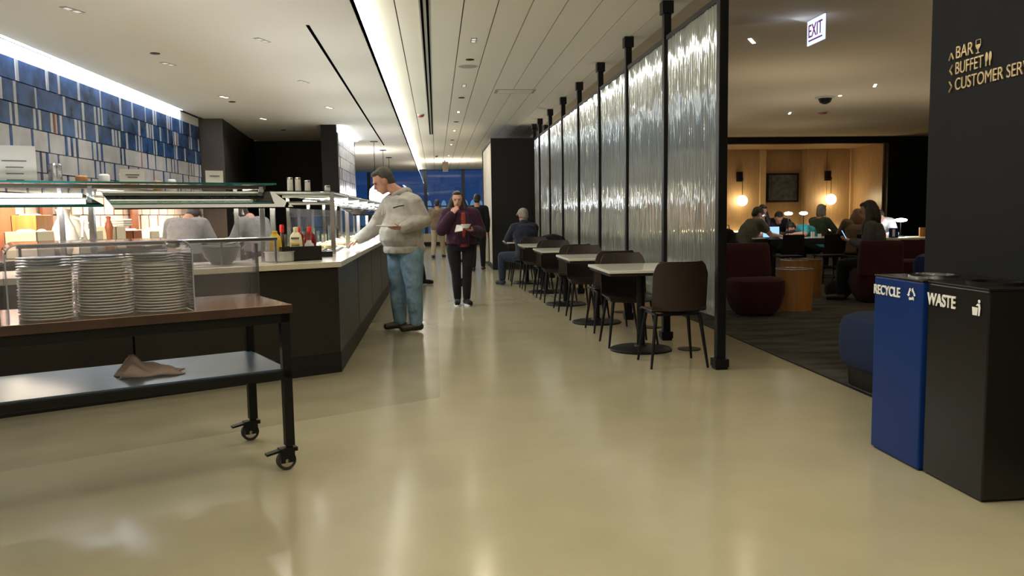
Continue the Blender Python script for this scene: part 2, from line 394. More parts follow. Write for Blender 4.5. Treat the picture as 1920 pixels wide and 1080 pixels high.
m=MB(); m.quad((TX,-6.5,ZL+.012),(TX,15.0,ZL+.012),(TX+.09,15.0,ZL+.012),(TX+.09,-6.5,ZL+.012)); m.box(TX,-6.5,ZL+.014,TX+.1,15,ZL+.03,1)
tag(m.build('cove_light',['cove','ceil']),'bright blue-white light strip along the top of the long tiled wall','light')
# dark cabinets behind the kitchen
m=MB(); m.prism([(TX,16.2),(-4.07,16.2),(-4.5,20.9),(-6,20.9),(-6,16.2)],0,ZL+.02,0); m.box(TX-.01,16.17,0,-4.07,16.2,ZL,1)
struct(m.build('wall_kitchen',['dark','dark2']))
m=MB(); m.box(-5.2,20.9,0,-2.4,21.2,ZL); struct(m.build('wall_kitchen_back','black'))
# pillar with tiled flank
m=MB(); m.box(-2.36,17.3,0,-2.04,21.2,ZL,0); struct(m.build('wall_pillar','black'))
m=MB(); tiles(m,[(3.03-.2415*(i+1),3.03-.2415*i) for i in range(9)],-2.02,17.35,20.8,lambda i:'w' if i in (1,5) else 'x',11)
for p in range(len(m.m)):
    if m.m[p]==1: m.m[p]=3
m.box(-2.04,17.32,0,-2.022,20.85,3.03,0); m.box(-2.04,17.32,3.03,-2.03,20.85,ZL,5)
struct(m.build('wall_tiled_flank',['grout','tile_b','tile_w','tile_p','tile_r','ceil']))
m=MB(); m.box(-2.03,17.4,ZL-.03,-1.93,20.9,ZL-.004)
tag(m.build('cove_light','cove'),'short bright light strip above the tiled pillar','light')
area(-1.97,19.1,ZL-.05,.08,3.2,30,(.85,.92,1))
# far windows
m=MB()
for x in [-5.5,-2.9,-.42,1.25,3.2]: m.box(x-.07,35.9,0,x+.07,36.05,3.3)
m.box(-7,35.9,ZC-.03,4,36.1,ZC+.1); m.box(-7,35.9,0,4,36.1,.12); m.box(-7,35.95,1.62,4,36.0,1.68); m.box(-7,35.9,.78,4,36.0,.84)
struct(m.build('window_frame_1','winframe'))
m=MB(); m.quad((-7,36.02,0),(4,36.02,0),(4,36.02,3.3),(-7,36.02,3.3)); struct(m.build('window_1','glass'))
m=MB(); m.box(-7.1,21,0,-7,36.2,3.5); struct(m.build('wall_far_left','beige'))
# partition block with pale side panel
m=MB(); m.box(1.27,18.2,0,2.6,18.28,2.97); m.box(1.27,18.28,2.9,2.6,21.6,2.97); m.box(1.27,21.5,0,1.33,21.6,2.97); m.box(2.5,18.28,0,2.6,24,ZC); m.box(1.27,18.28,0,1.31,21.6,.12)
struct(m.build('wall_partition','black'))
m=MB(); m.box(1.29,18.29,.12,1.31,21.5,2.9); struct(m.build('wall_partition_side','beige'))
m=MB(); m.box(2.6,23.9,0,2.7,36,ZC+.1); struct(m.build('wall_far_right','beige'))
# lounge back: header, alcove
AY=24.0
m=MB(); m.box(2.6,21.7,3.09,12.75,21.9,ZC+.01); m.box(12.75,21.7,0,17,21.9,ZC+.01); m.box(2.6,21.7,0,3.6,21.9,3.1); struct(m.build('wall_lounge_front','black'))
m=MB()
m.box(3.6,AY,0,8.95,AY+.1,3.12,0); m.box(8.95,AY,0,9.95,AY+.1,3.12,0); m.box(9.95,AY-.06,0,10.13,AY+.1,3.12,1); m.box(10.13,AY+.25,0,11.42,AY+.3,3.12,0)
m.box(11.42,AY,0,12.85,AY+.1,3.12,0); m.box(12.85,AY-.06,0,12.95,AY+.1,3.12,1); m.box(6.3,AY-.06,0,6.45,AY,3.12,1)
m.box(11.40,AY,0,11.43,AY+.3,3.12,0); m.box(10.10,AY,0,10.13,AY+.3,3.12,0)
for x in (8.1,7.0,12.1): m.box(x,AY-.004,.6,x+.008,AY+.002,3.12,2)
struct(m.build('wall_lounge_back',['amber','amber2','dark']))
m=MB(); m.prism([(12.95,AY),(13.05,AY+.1),(12.80,21.9),(12.70,21.9)],0,3.12,0); struct(m.build('wall_lounge_side','amber'))
m=MB(); m.box(3.6,21.9,3.12,13.2,24.4,3.16); struct(m.build('ceiling_alcove','amber'))
m=MB(); m.box(3.5,21.9,0,3.6,24.4,3.2); struct(m.build('wall_lounge_left','amber'))
# column beside bins
m=MB(); m.box(2.75,2.2,0,3.55,4.29,ZC-.035); struct(m.build('wall_column','column',bevel=.004))

# ================================================= CEILING FIXTURES
def downlight(x,y,z,label,grp,lit=True,rz=0):
    m=MB(); t=empty('downlight',(x,y,z),rz,label,'light',grp)
    m=MB(); m.box(-.035,-.12,-.006,.035,.12,.0); m.build('trim_plate','grille',t)
    m=MB()
    for k in (-.055,.055): m.box(-.022,k-.03,-.009,.022,k+.03,-.005)
    m.build('lens','downl' if y>13 else 'downdim',t)['kind']='stuff'; return t
OL=['nearest','second nearest','middle','fourth','furthest']
for i,(x,y) in enumerate([q for q in LEFT_SPOTS if q[0]<-2.5 and q[1]>6.5]): downlight(x,y,ZL,OL[i]+' small square downlight above the serving kitchen by the tiled wall','kitchen ceiling downlights',rz=-.35)
for i,(x,y) in enumerate([q for q in LEFT_SPOTS if q[0]>-2.5 and q[1]>6.5]): downlight(x,y,ZL,['nearest','middle','furthest'][i]+' small square downlight of the three between counter and black slot','counter ceiling downlights',rz=-.35)
ORD=['nearest','second nearest','third nearest','fourth','fifth','sixth','furthest']
for i,(x,y) in enumerate([q for q in MID_SPOTS if q[1]>6.5]): downlight(x,y,ZC,ORD[i if i<5 else -1]+' small square downlight in the row set into the plank ceiling','plank ceiling downlights')
RL=['thin bright downlight nearest the glass screen in the lounge ceiling','thin bright downlight in the lounge ceiling before the black column','thin bright downlight furthest back in the lounge ceiling','','','']
for i,(x,y) in enumerate(RIGHT_SPOTS[:3]):
    t=empty('downlight',(x,y,ZC),-.55+.1*i,RL[i],'light'); m=MB(); m.box(-.02,-.15,-.008,.02,.15,0); m.build('lens','downl',t); m=MB(); m.box(-.028,-.16,-.003,.028,.16,0); m.build('trim_plate','grille',t)
def disc(x,y,z,r,name,mt,label,cat,grp=None,h=.012):
    m=MB(); m.lathe([(r*.6,-h),(r,-h*.6),(r,0)],n=20); o=m.build(name,mt,loc=(x,y,z)); return tag(o,label,cat,grp)
for x,y,l in [(-3.2,9.85,'small dark sprinkler cap in ceiling nearest the long tiled wall'),(-3.31,13.85,'small dark sprinkler cap in ceiling above the dark cabinets'),(-3.3,18.3,'small dark sprinkler cap furthest back in the kitchen ceiling')]:
    disc(x,y,ZL,.055,'sprinkler_cap','blackm',l,'sprinkler')
for y,l in [(10.6,'dark round sprinkler cap nearest in the plank ceiling'),(14.0,'dark round sprinkler cap halfway along the plank ceiling'),(17.6,'dark round sprinkler cap beyond the middle of the plank ceiling'),(21.8,'dark round sprinkler cap furthest along the plank ceiling')]:
    disc(.49,y,ZC,.055,'sprinkler_cap','blackm',l,'sprinkler')
disc(.485,11.1,ZC,.13,'ceiling_speaker','grille','flat pale round speaker set in the plank ceiling','speaker',h=.004)
def detector(x,y,z,label,s=1):
    t=empty('smoke_detector',(x,y,z),0,label,'smoke detector')
    m=MB(); m.lathe([(.07*s,-.02),(.075*s,0)]); m.build('base_ring','grille',t,smooth=True)
    m=MB(); m.lathe([(.03*s,-.055),(.06*s,-.04),(.062*s,-.02)]); m.build('sensor_dome','smoke',t,smooth=True)
detector(-.25,16.3,ZC,'small red smoke detector beside the twin ceiling slot'); detector(8.0,16.1,ZC,'dark red smoke detector in the lounge ceiling',1.4)
detector(.06,27.5,ZC,'red smoke detector near the far windows')
t=empty('ceiling_vent',(1.34,13.3,ZC),0,'pale square ceiling grille in the planks before the glass screen','vent')
m=MB(); m.box(-.33,-.2,-.006,.33,.2,0); m.build('frame','grille',t); m=MB()
for k in range(7): m.box(-.28,-.16+k*.05,-.01,.28,-.14+k*.05,-.005)
m.build('slats','slat',t)
t=empty('dome_camera',(7.0,14.0,ZC),0,'black dome camera hanging from the lounge ceiling','camera')
m=MB(); m.lathe([(.16,-.03),(.18,0)]); m.build('mount','grille',t,smooth=True); m=MB(); m.lathe([(.03,-.13),(.09,-.10),(.12,-.03)]); m.build('dome','blackm',t,smooth=True)
disc(7.2,13.85,ZC,.03,'indicator_light','downl','tiny bright round light beside the dome camera','light')
t=empty('ceiling_projector',(.38,30,ZC),0,'small dark box hanging at the far end of the plank ceiling','speaker')
m=MB(); m.box(-.08,-.08,-.40,.12,.08,-.05); m.tube([(0,0,-.05),(0,0,0)],.02); m.build('housing','dark2',t)
# exit sign
t=empty('exit_sign',(3.95,8.12,2.98),-PI/2,'hanging lit EXIT sign edge-on below the lounge ceiling','exit sign')
m=MB(); m.box(-.19,-.006,0,.19,.006,.25); m.build('panel','exit',t)
m=MB(); m.box(-.2,-.02,.25,.2,.02,.285); m.build('housing','grille',t)
text('EXIT',-.15,.075,.30,.13,'lettering','exitr',t,(0,-.008,0),(0,0,0)); text('EXIT',-.15,.075,.30,.13,'lettering','exitr',t,(0,.008,0),(0,0,PI))
m=MB(); m.box(-.15,-.011,.035,.15,-.008,.05); m.build('underline','exitr',t)
point(3.8,8.2,3.1,1.2,(.6,.7,1),.1)

# ================================================= GLASS SCREEN
PY=[6.18,7.70,9.25,10.82,12.42,14.0,15.58,17.1,18.1]
scr=empty('glass_screen',(2.25,6.18,0),0,'tall black framed screen of ribbed glass panels beside the tables','screen')
for i,y in enumerate(PY):
    y-=6.18; m=MB(); m.box(-.036,y-.036,.01,.036,y+.036,ZC-.004); m.box(-.05,y-.05,0,.05,y+.05,.02); m.box(-.058,y-.058,.02,.058,y+.058,.085) ; m.box(-.055,y-.055,ZC-.12,.055,y+.055,ZC-.004); m.build('post','blackm',scr,bevel=.004)
m=MB(); m.box(-.02,0,2.90,.02,PY[-1]-6.18,2.94); m.build('top_rail','blackm',scr)
m=MB(); m.box(-.012,0,.39,.012,PY[-1]-6.18,.41); m.build('bottom_rail','blackm',scr)
for i in range(len(PY)-1):
    a,b=PY[i]-6.18+.04,PY[i+1]-6.18-.04; n=int((b-a)/.055)*8; m=MB(); vs=[];r=random.Random(i+5)
    ph=[r.uniform(.6,1.2) for _ in range(n//8+2)]
    for k in range(n+1):
        y=a+(b-a)*k/n; x=.011*math.cos(2*PI*k/8)*ph[k//8]
        for j,z in enumerate((.41,1.25,2.1,2.90)): vs.append((x+.004*math.sin(j*2+k*.11),y,z))
    fs=[(4*k+j,4*k+4+j,4*k+5+j,4*k+1+j) for k in range(n) for j in range(3)]
    m.add(vs,fs); o=m.build('glass_panel','ribbed',scr,smooth='all')

# ================================================= TABLES AND CHAIRS
def cafe_table(loc,label):
    t=empty('cafe_table',loc,0,label,'table','white topped pedestal tables along the screen')
    m=MB(); m.box(-.40,-.475,.745,.40,.475,.77); m.build('tabletop','white',t,bevel=.004)
    m=MB(); m.box(-.385,-.46,.72,.385,.46,.745); m.box(-.2,-.2,.70,.2,.2,.72); m.build('underframe','black',t)
    m=MB(); m.tube([(0,0,.03),(0,0,.70)],.038,16); m.build('pedestal','blackm',t,smooth=True)
    m=MB(); m.lathe([(.285,0),(.285,.012),(.27,.02),(.06,.035),(.05,.05)],n=48); m.build('base_disc','blackm',t,smooth=True)
    return t
TPOS=[(1.86,7.18),(1.83,9.08),(1.78,10.98),(1.74,12.75),(1.64,14.55)]
TLAB=['nearest white topped pedestal table beside the glass screen','second white topped pedestal table from the front','middle white topped pedestal table of the row','fourth white topped pedestal table, behind the seated man in navy','furthest white topped pedestal table, before the seated man in navy']
tb=cafe_table((*TPOS[0],0),TLAB[0])
def cafe_chair(loc,rz,label):
    # faces +Y locally (backrest at -Y)
    t=empty('cafe_chair',loc,rz,label,'chair','cafe chairs at the screen tables')
    m=MB(); rings=[]; n=9
    for j in range(9):
        z=.47+.40*j/8; row=[]
        for side in (0,1):
            for k in range(n):
                kk=k if side==0 else n-1-k
                u=-1+2*kk/(n-1); hw=.225-(.03*max(0,(j-6))/2)**1.0*(abs(u)>.9)
                row.append((u*hw,-.215-.055*j/8+.035*u*u-(.012 if side==0 else 0),z-(.02*(abs(u)>.99)*(j==8))))
        rings.append(row)
    m.ring_loft(rings); m.build('backrest','ply',t,smooth=True,bevel=.004)
    m=MB(); rings=[]
    for j in range(8):
        y=-.215+.43*j/7; row=[]
        for side in (0,1):
            for k in range(n):
                kk=k if side==0 else n-1-k
                u=-1+2*kk/(n-1); row.append((u*.22,y,.455+.018*u*u+(.03*(1-j)*(j<1))-(.012 if side==0 else 0)-.02*(j>6)))
        rings.append(row)
    m.ring_loft(rings); m.build('seat','ply',t,smooth=True)
    m=MB(); m.box(-.19,-.17,.425,.19,-.145,.443); m.box(-.19,.145,.425,.19,.17,.443); m.box(-.19,-.17,.425,-.165,.17,.443); m.box(.165,-.17,.425,.19,.17,.443); m.build('seat_frame','blackm',t)
    for sx in (-1,1):
        for sy in (-1,1):
            m=MB(); m.tube([(sx*.18,sy*.155,.44),(sx*.235,sy*.215,.0)],[.017,.010],10); m.build('leg','blackm',t,smooth=True)
    return t
ch=cafe_chair((1.94,6.46,0),0,'brown shell chair nearest the walkway end of the glass screen, its back to the view')
index_kids()
for p,l in zip(TPOS[1:],TLAB[1:]): copy_tree(tb,(*p,0),0,l)
CH=[(1.82,7.50,PI,'brown shell chair pushed in at the far side of the nearest table'),
    (1.86,8.45,0.03,'shell chair with its back against the second table from the front'),
    (1.80,9.50,PI-.05,'shell chair tucked under the far side of the second table'),
    (1.78,10.35,0,'shell chair on the near side of the middle table'),
    (1.74,11.42,PI,'shell chair on the far side of the middle table'),
    (1.72,12.15,0,'shell chair on the near side of the fourth table'),
    (1.66,13.2,PI,'shell chair on the far side of the fourth table, behind the seated man'),
    (1.58,13.88,.25,'shell chair the man in navy sits on'),
    (1.60,15.1,PI,'shell chair at the far end of the furthest table')]
for x,y,r,l in CH: copy_tree(ch,(x,y,0),r,l)
for (x,y,l) in [(2.30,7.12,'nearest'),(2.34,8.55,'second nearest'),(2.33,9.95,'third nearest')]:
    o=disc(x,y,0,.105,'floor_outlet','blackm',l+' small black round floor outlet cover below the glass screen','outlet'); o.location.z=.0; o.scale.z=-1

# ================================================= COUNTER
def off_line(off,t): p=G(t,off); return (p.x,p.y)
def outline(front,back,t1,y1):
    # polygon following both counter fronts; front offset inward, back offset inward
    def corner(off):
        # intersection of angled line at off and X = -.80-off
        x=-.80-off; p=G(0,off); k=(x-p.x)/U.x; return (x,p.y+U.y*k)
    def end(off):
        p=G(0,off); k=(-4.49-p.x)/U.x; return (-4.49,p.y+U.y*k)
    return [end(front),corner(front),(-.80-front,y1),(-.80-back,y1),corner(back),end(back)]
T1=4.25
ctr=empty('buffet_counter',(0,0,0),0,'long angled dark serving counter with brown black front panels','counter')
m=MB(); m.prism(outline(0,.85,T1,19.0),.16,.855); m.build('body','counter',ctr,bevel=.003)
m=MB(); m.prism(outline(-.004,.8,T1,19.0),0,.16); m.build('kick_board','black',ctr)
m=MB()
for t in (.72,1.55,2.38,3.2): 
    p=G(t,-.002); T=Matrix.Translation(p)@Matrix.Rotation(ANG,4,'Z'); m.box(-.006,-.002,.17,.006,.004,.85,T=T)
for y in (8.2,9.9,11.6,13.3,15): m.box(-.803,y,.02,-.798,y+.008,.85)
m.build('panel_seams','void',ctr)
m=MB(); m.prism(outline(.012,.8,T1,19.0),.85,.862); m.build('shadow_reveal','void',ctr)
m=MB(); m.prism(outline(-.03,.86,T1,19.0),.862,.907); tag(m.build('countertop','stone',bevel=.004),'cream stone worktop along the angled serving counter','countertop')

# ---- glass food guards
def guard(name,label,segs,ztop=1.53,posts=True,zlamp=1.46,tube='tube'):
    g=empty(name,(0,0,0),0,label,'food guard')
    return g
g1=empty('sneeze_guard',(0,0,0),0,'steel and glass food guard on the angled end of the serving counter','food guard','glass food guards on the serving counter')
for t in (.455,1.70,2.95):
    p=G(t,.43); m=MB(); m.box(p.x-.019,p.y-.019,.907,p.x+.019,p.y+.019,1.52); m.build('post','steel',g1,bevel=.003)
for t in (.55,1.85,2.9):
    p=G(t,.80); m=MB(); m.box(p.x-.015,p.y-.015,.907,p.x+.015,p.y+.015,1.52); m.build('post','steel',g1)
m=MB(); T=Matrix.Translation(CA)@Matrix.Rotation(ANG,4,'Z')
# in T frame: +x along U; +y = -NN
m.box(.36,-.86,1.535,3.6,-.35,1.545,T=T); m.build('top_shelf','glass',g1)
m=MB(); m.box(.355,-.352,1.533,3.6,-.345,1.547,T=T); m.build('shelf_edge','glassg',g1)
m=MB(); m.add([T@V(.36,-.42,1.475),T@V(1.64,-.42,1.475),T@V(1.60,-.13,1.345),T@V(.30,-.13,1.345),T@V(.36,-.42,1.481),T@V(1.64,-.42,1.481),T@V(1.60,-.13,1.351),T@V(.30,-.13,1.351)],[(0,1,2,3),(7,6,5,4),(3,2,6,7),(0,3,7,4),(1,5,6,2)]); m.build('front_pane','glassp',g1)
m=MB(); m.box(.30,-.133,1.342,1.60,-.127,1.352,T=T); m.build('pane_edge','blackm',g1)
m=MB(); m.add([T@V(1.74,-.42,1.45),T@V(3.6,-.42,1.45),T@V(3.6,-.16,1.37),T@V(1.66,-.16,1.37),T@V(1.74,-.42,1.456),T@V(3.6,-.42,1.456),T@V(3.6,-.16,1.376),T@V(1.66,-.16,1.376)],[(0,1,2,3),(7,6,5,4),(3,2,6,7),(0,3,7,4),(1,5,6,2)]); m.build('front_pane','glassp',g1)
m=MB(); m.box(1.66,-.165,1.362,3.6,-.155,1.378,T=T); m.build('pane_edge','glassg',g1)
m=MB(); m.box(.50,-.44,1.455,1.66,-.41,1.475,T=T); m.build('light_tube','tube',g1)
m=MB(); m.box(.60,-.28,1.402,1.60,-.265,1.412,T=T); m.build('light_tube','tube',g1)
m=MB(); m.box(1.76,-.44,1.44,3.6,-.39,1.462,T=T); m.build('light_tube','tubew',g1)
m=MB(); m.box(1.76,-.32,1.405,3.6,-.24,1.42,T=T); m.build('light_tube','tubew',g1)
m=MB(); m.box(.42,-.45,1.50,3.6,-.42,1.53,T=T); m.box(.42,-.86,1.50,.47,-.42,1.53,T=T); m.box(.42,-.86,1.42,.45,-.42,1.44,T=T); m.build('cross_rail','steel',g1)
for t in (1.0,2.4):
    p=G(t,.5,1.40); area(p.x,p.y,1.44,1.1,.06,9,(1,.95,.8),(0,0,ANG))
# low clear guard with steel bar
lg=empty('low_food_guard',(0,0,0),0,'low clear acrylic guard with a steel top bar over the dark bowls','food guard')
m=MB(); m.box(.42,-.24,1.085,2.2,-.19,1.115,T=T); m.build('top_bar','steel',lg,bevel=.006)
m=MB(); m.box(.42,-.185,.915,2.2,-.18,1.09,T=T); m.build('front_sheet','acryl',lg)
m=MB()
for t in (.44,.86,1.2,2.18): m.box(t-.008,-.20,.907,t+.008,-.185,1.09,T=T)
m.build('bracket','steel',lg)
g2=empty('sneeze_guard',(0,0,0),0,'steel and glass food guard running down the straight side of the counter','food guard','glass food guards on the serving counter')
GX=-1.0
for y in (7.95,9.25,10.55,11.85,13.15,14.45,15.75,17.05):
    m=MB(); m.box(GX-.02,y-.02,.907,GX+.02,y+.02,1.51); m.build('post','steel',g2)
for y in (8.3,9.6,10.9,12.2,13.5,14.8):
    m=MB(); m.box(GX-.50,y-.015,.907,GX-.47,y+.015,1.50); m.build('post','chrome',g2)
p=V(-1.49,7.55,0); m=MB(); m.box(p.x-.02,p.y-.02,.907,p.x+.02,p.y+.02,1.5); m.build('post','steel',g2)
m=MB(); m.tube([(-1.49,7.55,1.49),(GX,7.95,1.49)],.016,4); m.tube([(-1.49,7.55,1.40),(GX,7.95,1.40)],.016,4); m.tube([(-1.49,7.55,1.49),(-1.72,7.4,1.40),(-1.72,7.4,1.3)],.010,6); m.tube([(GX,7.95,1.49),(GX,17.05,1.49)],.016,4); m.tube([(GX-.48,8.2,1.49),(GX-.48,17,1.49)],.014,4)
for y in (7.95,9.25,10.55,11.85,13.15,14.45,15.75): m.tube([(GX,y,1.47),(GX-.48,y+.05,1.47)],.012,4)
m.build('cross_rail','steel',g2)
m=MB(); m.add([(GX,7.95,1.40),(GX,17.05,1.40),(GX+.2,17.05,1.28),(GX+.2,7.95,1.28),(GX,7.95,1.406),(GX,17.05,1.406),(GX+.2,17.05,1.286),(GX+.2,7.95,1.286)],[(0,1,2,3),(7,6,5,4),(3,2,6,7),(0,3,7,4),(1,5,6,2)]); m.build('front_pane','glassp',g2)
m=MB(); m.box(GX+.197,7.95,1.275,GX+.207,17.05,1.29); m.build('pane_edge','blackm',g2)
m=MB(); m.prism([(GX,7.9),(GX,17.1),(GX-.5,17.1),(GX-.52,7.6)],1.508,1.516); m.build('top_shelf','glass',g2)
m=MB(); m.box(GX-.06,8.1,1.44,GX-.03,17,1.455); m.box(GX-.30,8.1,1.42,GX-.27,17,1.435); m.build('light_tube','tubew',g2)
m=MB(); m.box(GX-.49,8.3,.91,GX-.484,16.5,1.36); m.build('rear_sheet','glass',g2)
for y in (9.5,12,14.8): area(GX-.2,y,1.42,.06,1.9,24,(.95,.97,1))
# staff side back counter
bc=empty('back_counter',(0,0,0),0,'kitchen back counter below the tiled wall','counter')
m=MB(); m.box(TX+.03,5.75,0,TX+.62,14.5,.87); m.build('body','dark',bc); m=MB(); m.box(TX+.03,5.75,.87,TX+.65,14.5,.91); m.build('worktop','steel',bc)
for y in (6,8.6,11.2,13.6): area(TX+.5,y,1.62,.1,1.6,60,(1,.82,.58))
m=MB(); m.box(TX+.02,5.0,1.66,TX+.36,14.5,1.70); tag(m.build('wall_shelf','steel'),'steel shelf along the tiled wall behind the serving counter','shelf')
m=MB()
for y in (6,8.6,11.2,13.6): m.box(TX+.35,y-.8,1.635,TX+.45,y+.8,1.645)
tag(m.build('shelf_light','tube'),'warm light bars under the steel wall shelf','light')

# ================================================= THINGS ON THE COUNTERS
CT=.907
def cp(t,off,z=CT): p=G(t,off); return (p.x,p.y,z)
# steel pan
t=empty('steel_pan',cp(.35,.36),0,'round stainless pan at the counter edge before the condiments','pan')
m=MB(); m.lathe([(.105,0),(.115,.01),(.115,.075),(.122,.08),(.122,.085),(.108,.085),(.104,.02),(.0,.018)],n=32,cap=False); m.build('body','pansteel',t,smooth=True)
m=MB(); m.lathe([(.112,.083),(.112,.087),(.0,.088)],n=32); m.build('lid','chrome',t,smooth=True)
# condiment caddy
t=empty('condiment_caddy',cp(.17,.42),ANG,'black box caddy holding the sauce bottles','caddy')
m=MB(); 
for a in ((-.17,-.10,.17,-.09),(-.17,.09,.17,.10),(-.17,-.10,-.16,.10),(.16,-.10,.17,.10)): m.box(a[0],a[1],0,a[2],a[3],.12)
m.box(-.17,-.10,0,.17,.10,.012); m.build('box','black',t)
def bottle(loc,name,prof,sx,sy,bm,capm,label,rz=0,lab=None,caph=.03,capr=.018):
    t=empty(name,loc,rz,label,'bottle','sauce bottles in the black caddy')
    m=MB(); m.lathe(prof,n=24); h=prof[-1][1]
    m.v=[(x*sx,y*sy,z) for x,y,z in m.v]; m.build('body',bm,t,smooth=True)
    m=MB(); m.lathe([(capr,h-.005),(capr,h+caph*.8),(capr*.8,h+caph)],n=16); m.build('cap',capm,t,smooth=True)
    if lab:
        m=MB(); n=8; r=prof[2][0]+.0015
        rings=[[(math.sin(a)*r*sx*w,-math.cos(a)*r*sy,z) for a in [(-.8+1.6*k/n) for k in range(n+1)]] for z,w in ((.04,.8),(.09,1),(.125,.75))]
        vs=[p for q in rings for p in q]; fs=[(j*(n+1)+k,j*(n+1)+k+1,(j+1)*(n+1)+k+1,(j+1)*(n+1)+k) for j in range(2) for k in range(n)]
        m.add(vs,fs); m.build('label',lab,t)
    return t
sq=[(.030,0),(.038,.01),(.040,.05),(.040,.12),(.034,.16),(.014,.185)]
bottle(cp(.36,.42,CT+.012),'mustard_bottle',sq,1.15,.8,'yellow','yellow','yellow mustard squeeze bottle leaning at the left of the caddy',caph=.015).scale=(1.15,1,1.2)
t=bottle(cp(.285,.46,CT+.015),'hot_sauce_bottle',[(.022,0),(.025,.01),(.025,.12),(.018,.16),(.011,.20)],1,1,'sauce','redcap','dark hot sauce bottle with a tall red cap',caph=.05); t.scale=(1,1,1.15)
t=bottle(cp(.19,.40,CT+.012),'mayonnaise_bottle',sq,1.2,.85,'cream','cream','cream mayonnaise squeeze bottle with printed label in the middle of the caddy',lab=None); t.scale=(1.1,1.1,1.25)
for z,h,mt in ((.135,.012,'ink'),(.10,.012,'yellow'),(.09,.006,'ink')):
    m=MB(); m.box(-.03,-.036,z,.03,-.033,z+h); m.build('label_band',mt,t)
for (tt,oo,l) in [(.075,.39,'red ketchup squeeze bottle with white keystone label at the front right of the caddy'),(.13,.50,'red ketchup squeeze bottle standing behind the others in the caddy')]:
    t=bottle(cp(tt,oo,CT+.012),'ketchup_bottle',sq,1.15,.85,'ketchup','redcap',l,lab='paper'); t.scale=(1.15,1.15,1.25)
# tray to the right
t=empty('serving_tray',(-1.16,7.45,CT),.2,'black serving tray of tongs and dishes beside the caddy','tray')
m=MB(); m.box(-.2,-.14,0,.2,.14,.012); m.box(-.2,-.14,.012,.2,-.13,.05); m.box(-.2,.13,.012,.2,.14,.05); m.box(-.2,-.14,.012,-.19,.14,.05); m.box(.19,-.14,.012,.2,.14,.05); m.build('pan','black',t); m=MB(); m.box(-.205,-.15,.05,.205,-.13,.055); m.build('rim','steel',t)
rr=random.Random(5)
for i in range(3):
    m=MB(); m.tube([(-.12+.1*i,-.08,.03),(-.05+.1*i,.1,.07)],[.012,.006],8); tag(m.build('tongs','steel',loc=(-1.16,7.45,CT+.0),smooth=True),['steel tongs at the left of the black tray','steel tongs in the middle of the black tray','steel tongs at the right of the black tray'][i],'tongs')
# dark bowls beneath low guard
def bowl(loc,r,h,mt,label,fill=None,grp=None,cat='bowl'):
    t=empty('bowl',loc,0,label,cat,grp); m=MB(); m.lathe([(r*.45,0),(r*.8,h*.4),(r,h),(r*.96,h),(r*.75,h*.45),(0,h*.15)],n=32,cap=False); m.build('body',mt,t,smooth=True)
    if fill: m=MB(); m.lathe([(r*.9,h*.8),(r*.5,h*.98),(0,h*1.05)],n=20); m.build('contents',fill,t,smooth=True)
    return t
bowl(cp(.80,.42),.155,.14,'bowl','wide dark bowl with steel spoon under the low guard','bowl')
bowl(cp(1.16,.46),.15,.13,'bowl','dark bowl half hidden behind the plate cover','bowl')
m=MB(); p=G(.80,.42,CT+.15); m.tube([p+U*.16+V(0,0,.0),p-U*.02+V(0,0,.0),p-U*.12+V(0,0,.02),p-U*.17+V(0,0,.045)],[.006,.008,.010,.022],8); tag(m.build('serving_spoon','chrome',smooth=True),'steel spoon resting across the wide dark bowl','spoon')
# food displays on the straight side
def tray_food(x,y,w,d,mt,fill,label,h=.05,grp='food trays under the long guard'):
    t=empty('food_tray',(x,y,CT),0,label,'tray',grp); m=MB(); m.box(-w/2,-d/2,0,w/2,d/2,h*.6); m.build('dish',mt,t,bevel=.008)
    m=MB(); r=random.Random(int(x*100+y*7))
    for i in range(26): m.ell((r.uniform(-w*.42,w*.42),r.uniform(-d*.42,d*.42),h*.6+r.uniform(0,.03)),(r.uniform(.02,.04),r.uniform(.02,.04),r.uniform(.015,.03)),None,8,6)
    o=m.build('food',fill,t,smooth=True); o['kind']='stuff'; return t
FL=['tray of cut yellow fruit nearest the corner post','tray of pastries before the man reaching in','tray of food under his reaching hand','white tray of food just past his hand','tray of rolls midway along the long guard','white tray of pale food further down the long guard','tray of pastries near the far end of the guard','last small tray at the far end of the guard']
for i,y in enumerate([7.85,8.45,9.0,9.6,10.4,11.3,12.4,13.6]):
    tray_food(-1.22+.02*(i%2),y,.34,.42,'white',['food2','food'][i%2],FL[i])
for i,(x,y,r,h) in enumerate([(-1.30,8.2,.055,.22),(-1.42,7.9,.07,.2),(-1.36,8.9,.06,.24),(-1.4,9.5,.07,.2),(-1.3,10.1,.05,.25),(-1.35,10.8,.06,.2)]):
    m=MB(); m.lathe([(r,0),(r,h),(r-.004,h),(r-.004,.01),(0,.01)],n=24,cap=False); tag(m.build('glass_canister','glass',loc=(x,y,CT+.0),smooth=True),['tall glass canister behind the fruit tray','wide glass canister nearest the condiments','glass canister before the reaching man','wide glass canister behind his hand','slim glass canister mid counter','glass canister further along the long guard'][i],'canister')
for i,(x,y,h) in enumerate([(-1.37,7.82,.11),(-1.30,7.84,.11),(-1.22,7.9,.085),(-1.04,7.95,.035)]):
    t=empty('shaker',(x,y,1.516),0,['tall clear shaker at the left on top of the straight guard','tall clear shaker touching the leftmost one','shorter clear shaker right of the tall pair','squat jar at the corner on top of the guard'][i],'shaker')
    m=MB(); m.lathe([(.026,0),(.028,.005),(.026,h)],n=20); m.build('body','plate',t,smooth=True); m=MB(); m.lathe([(.027,h),(.027,h+.015),(.02,h+.02)],n=20); m.build('lid','steel',t,smooth=True)
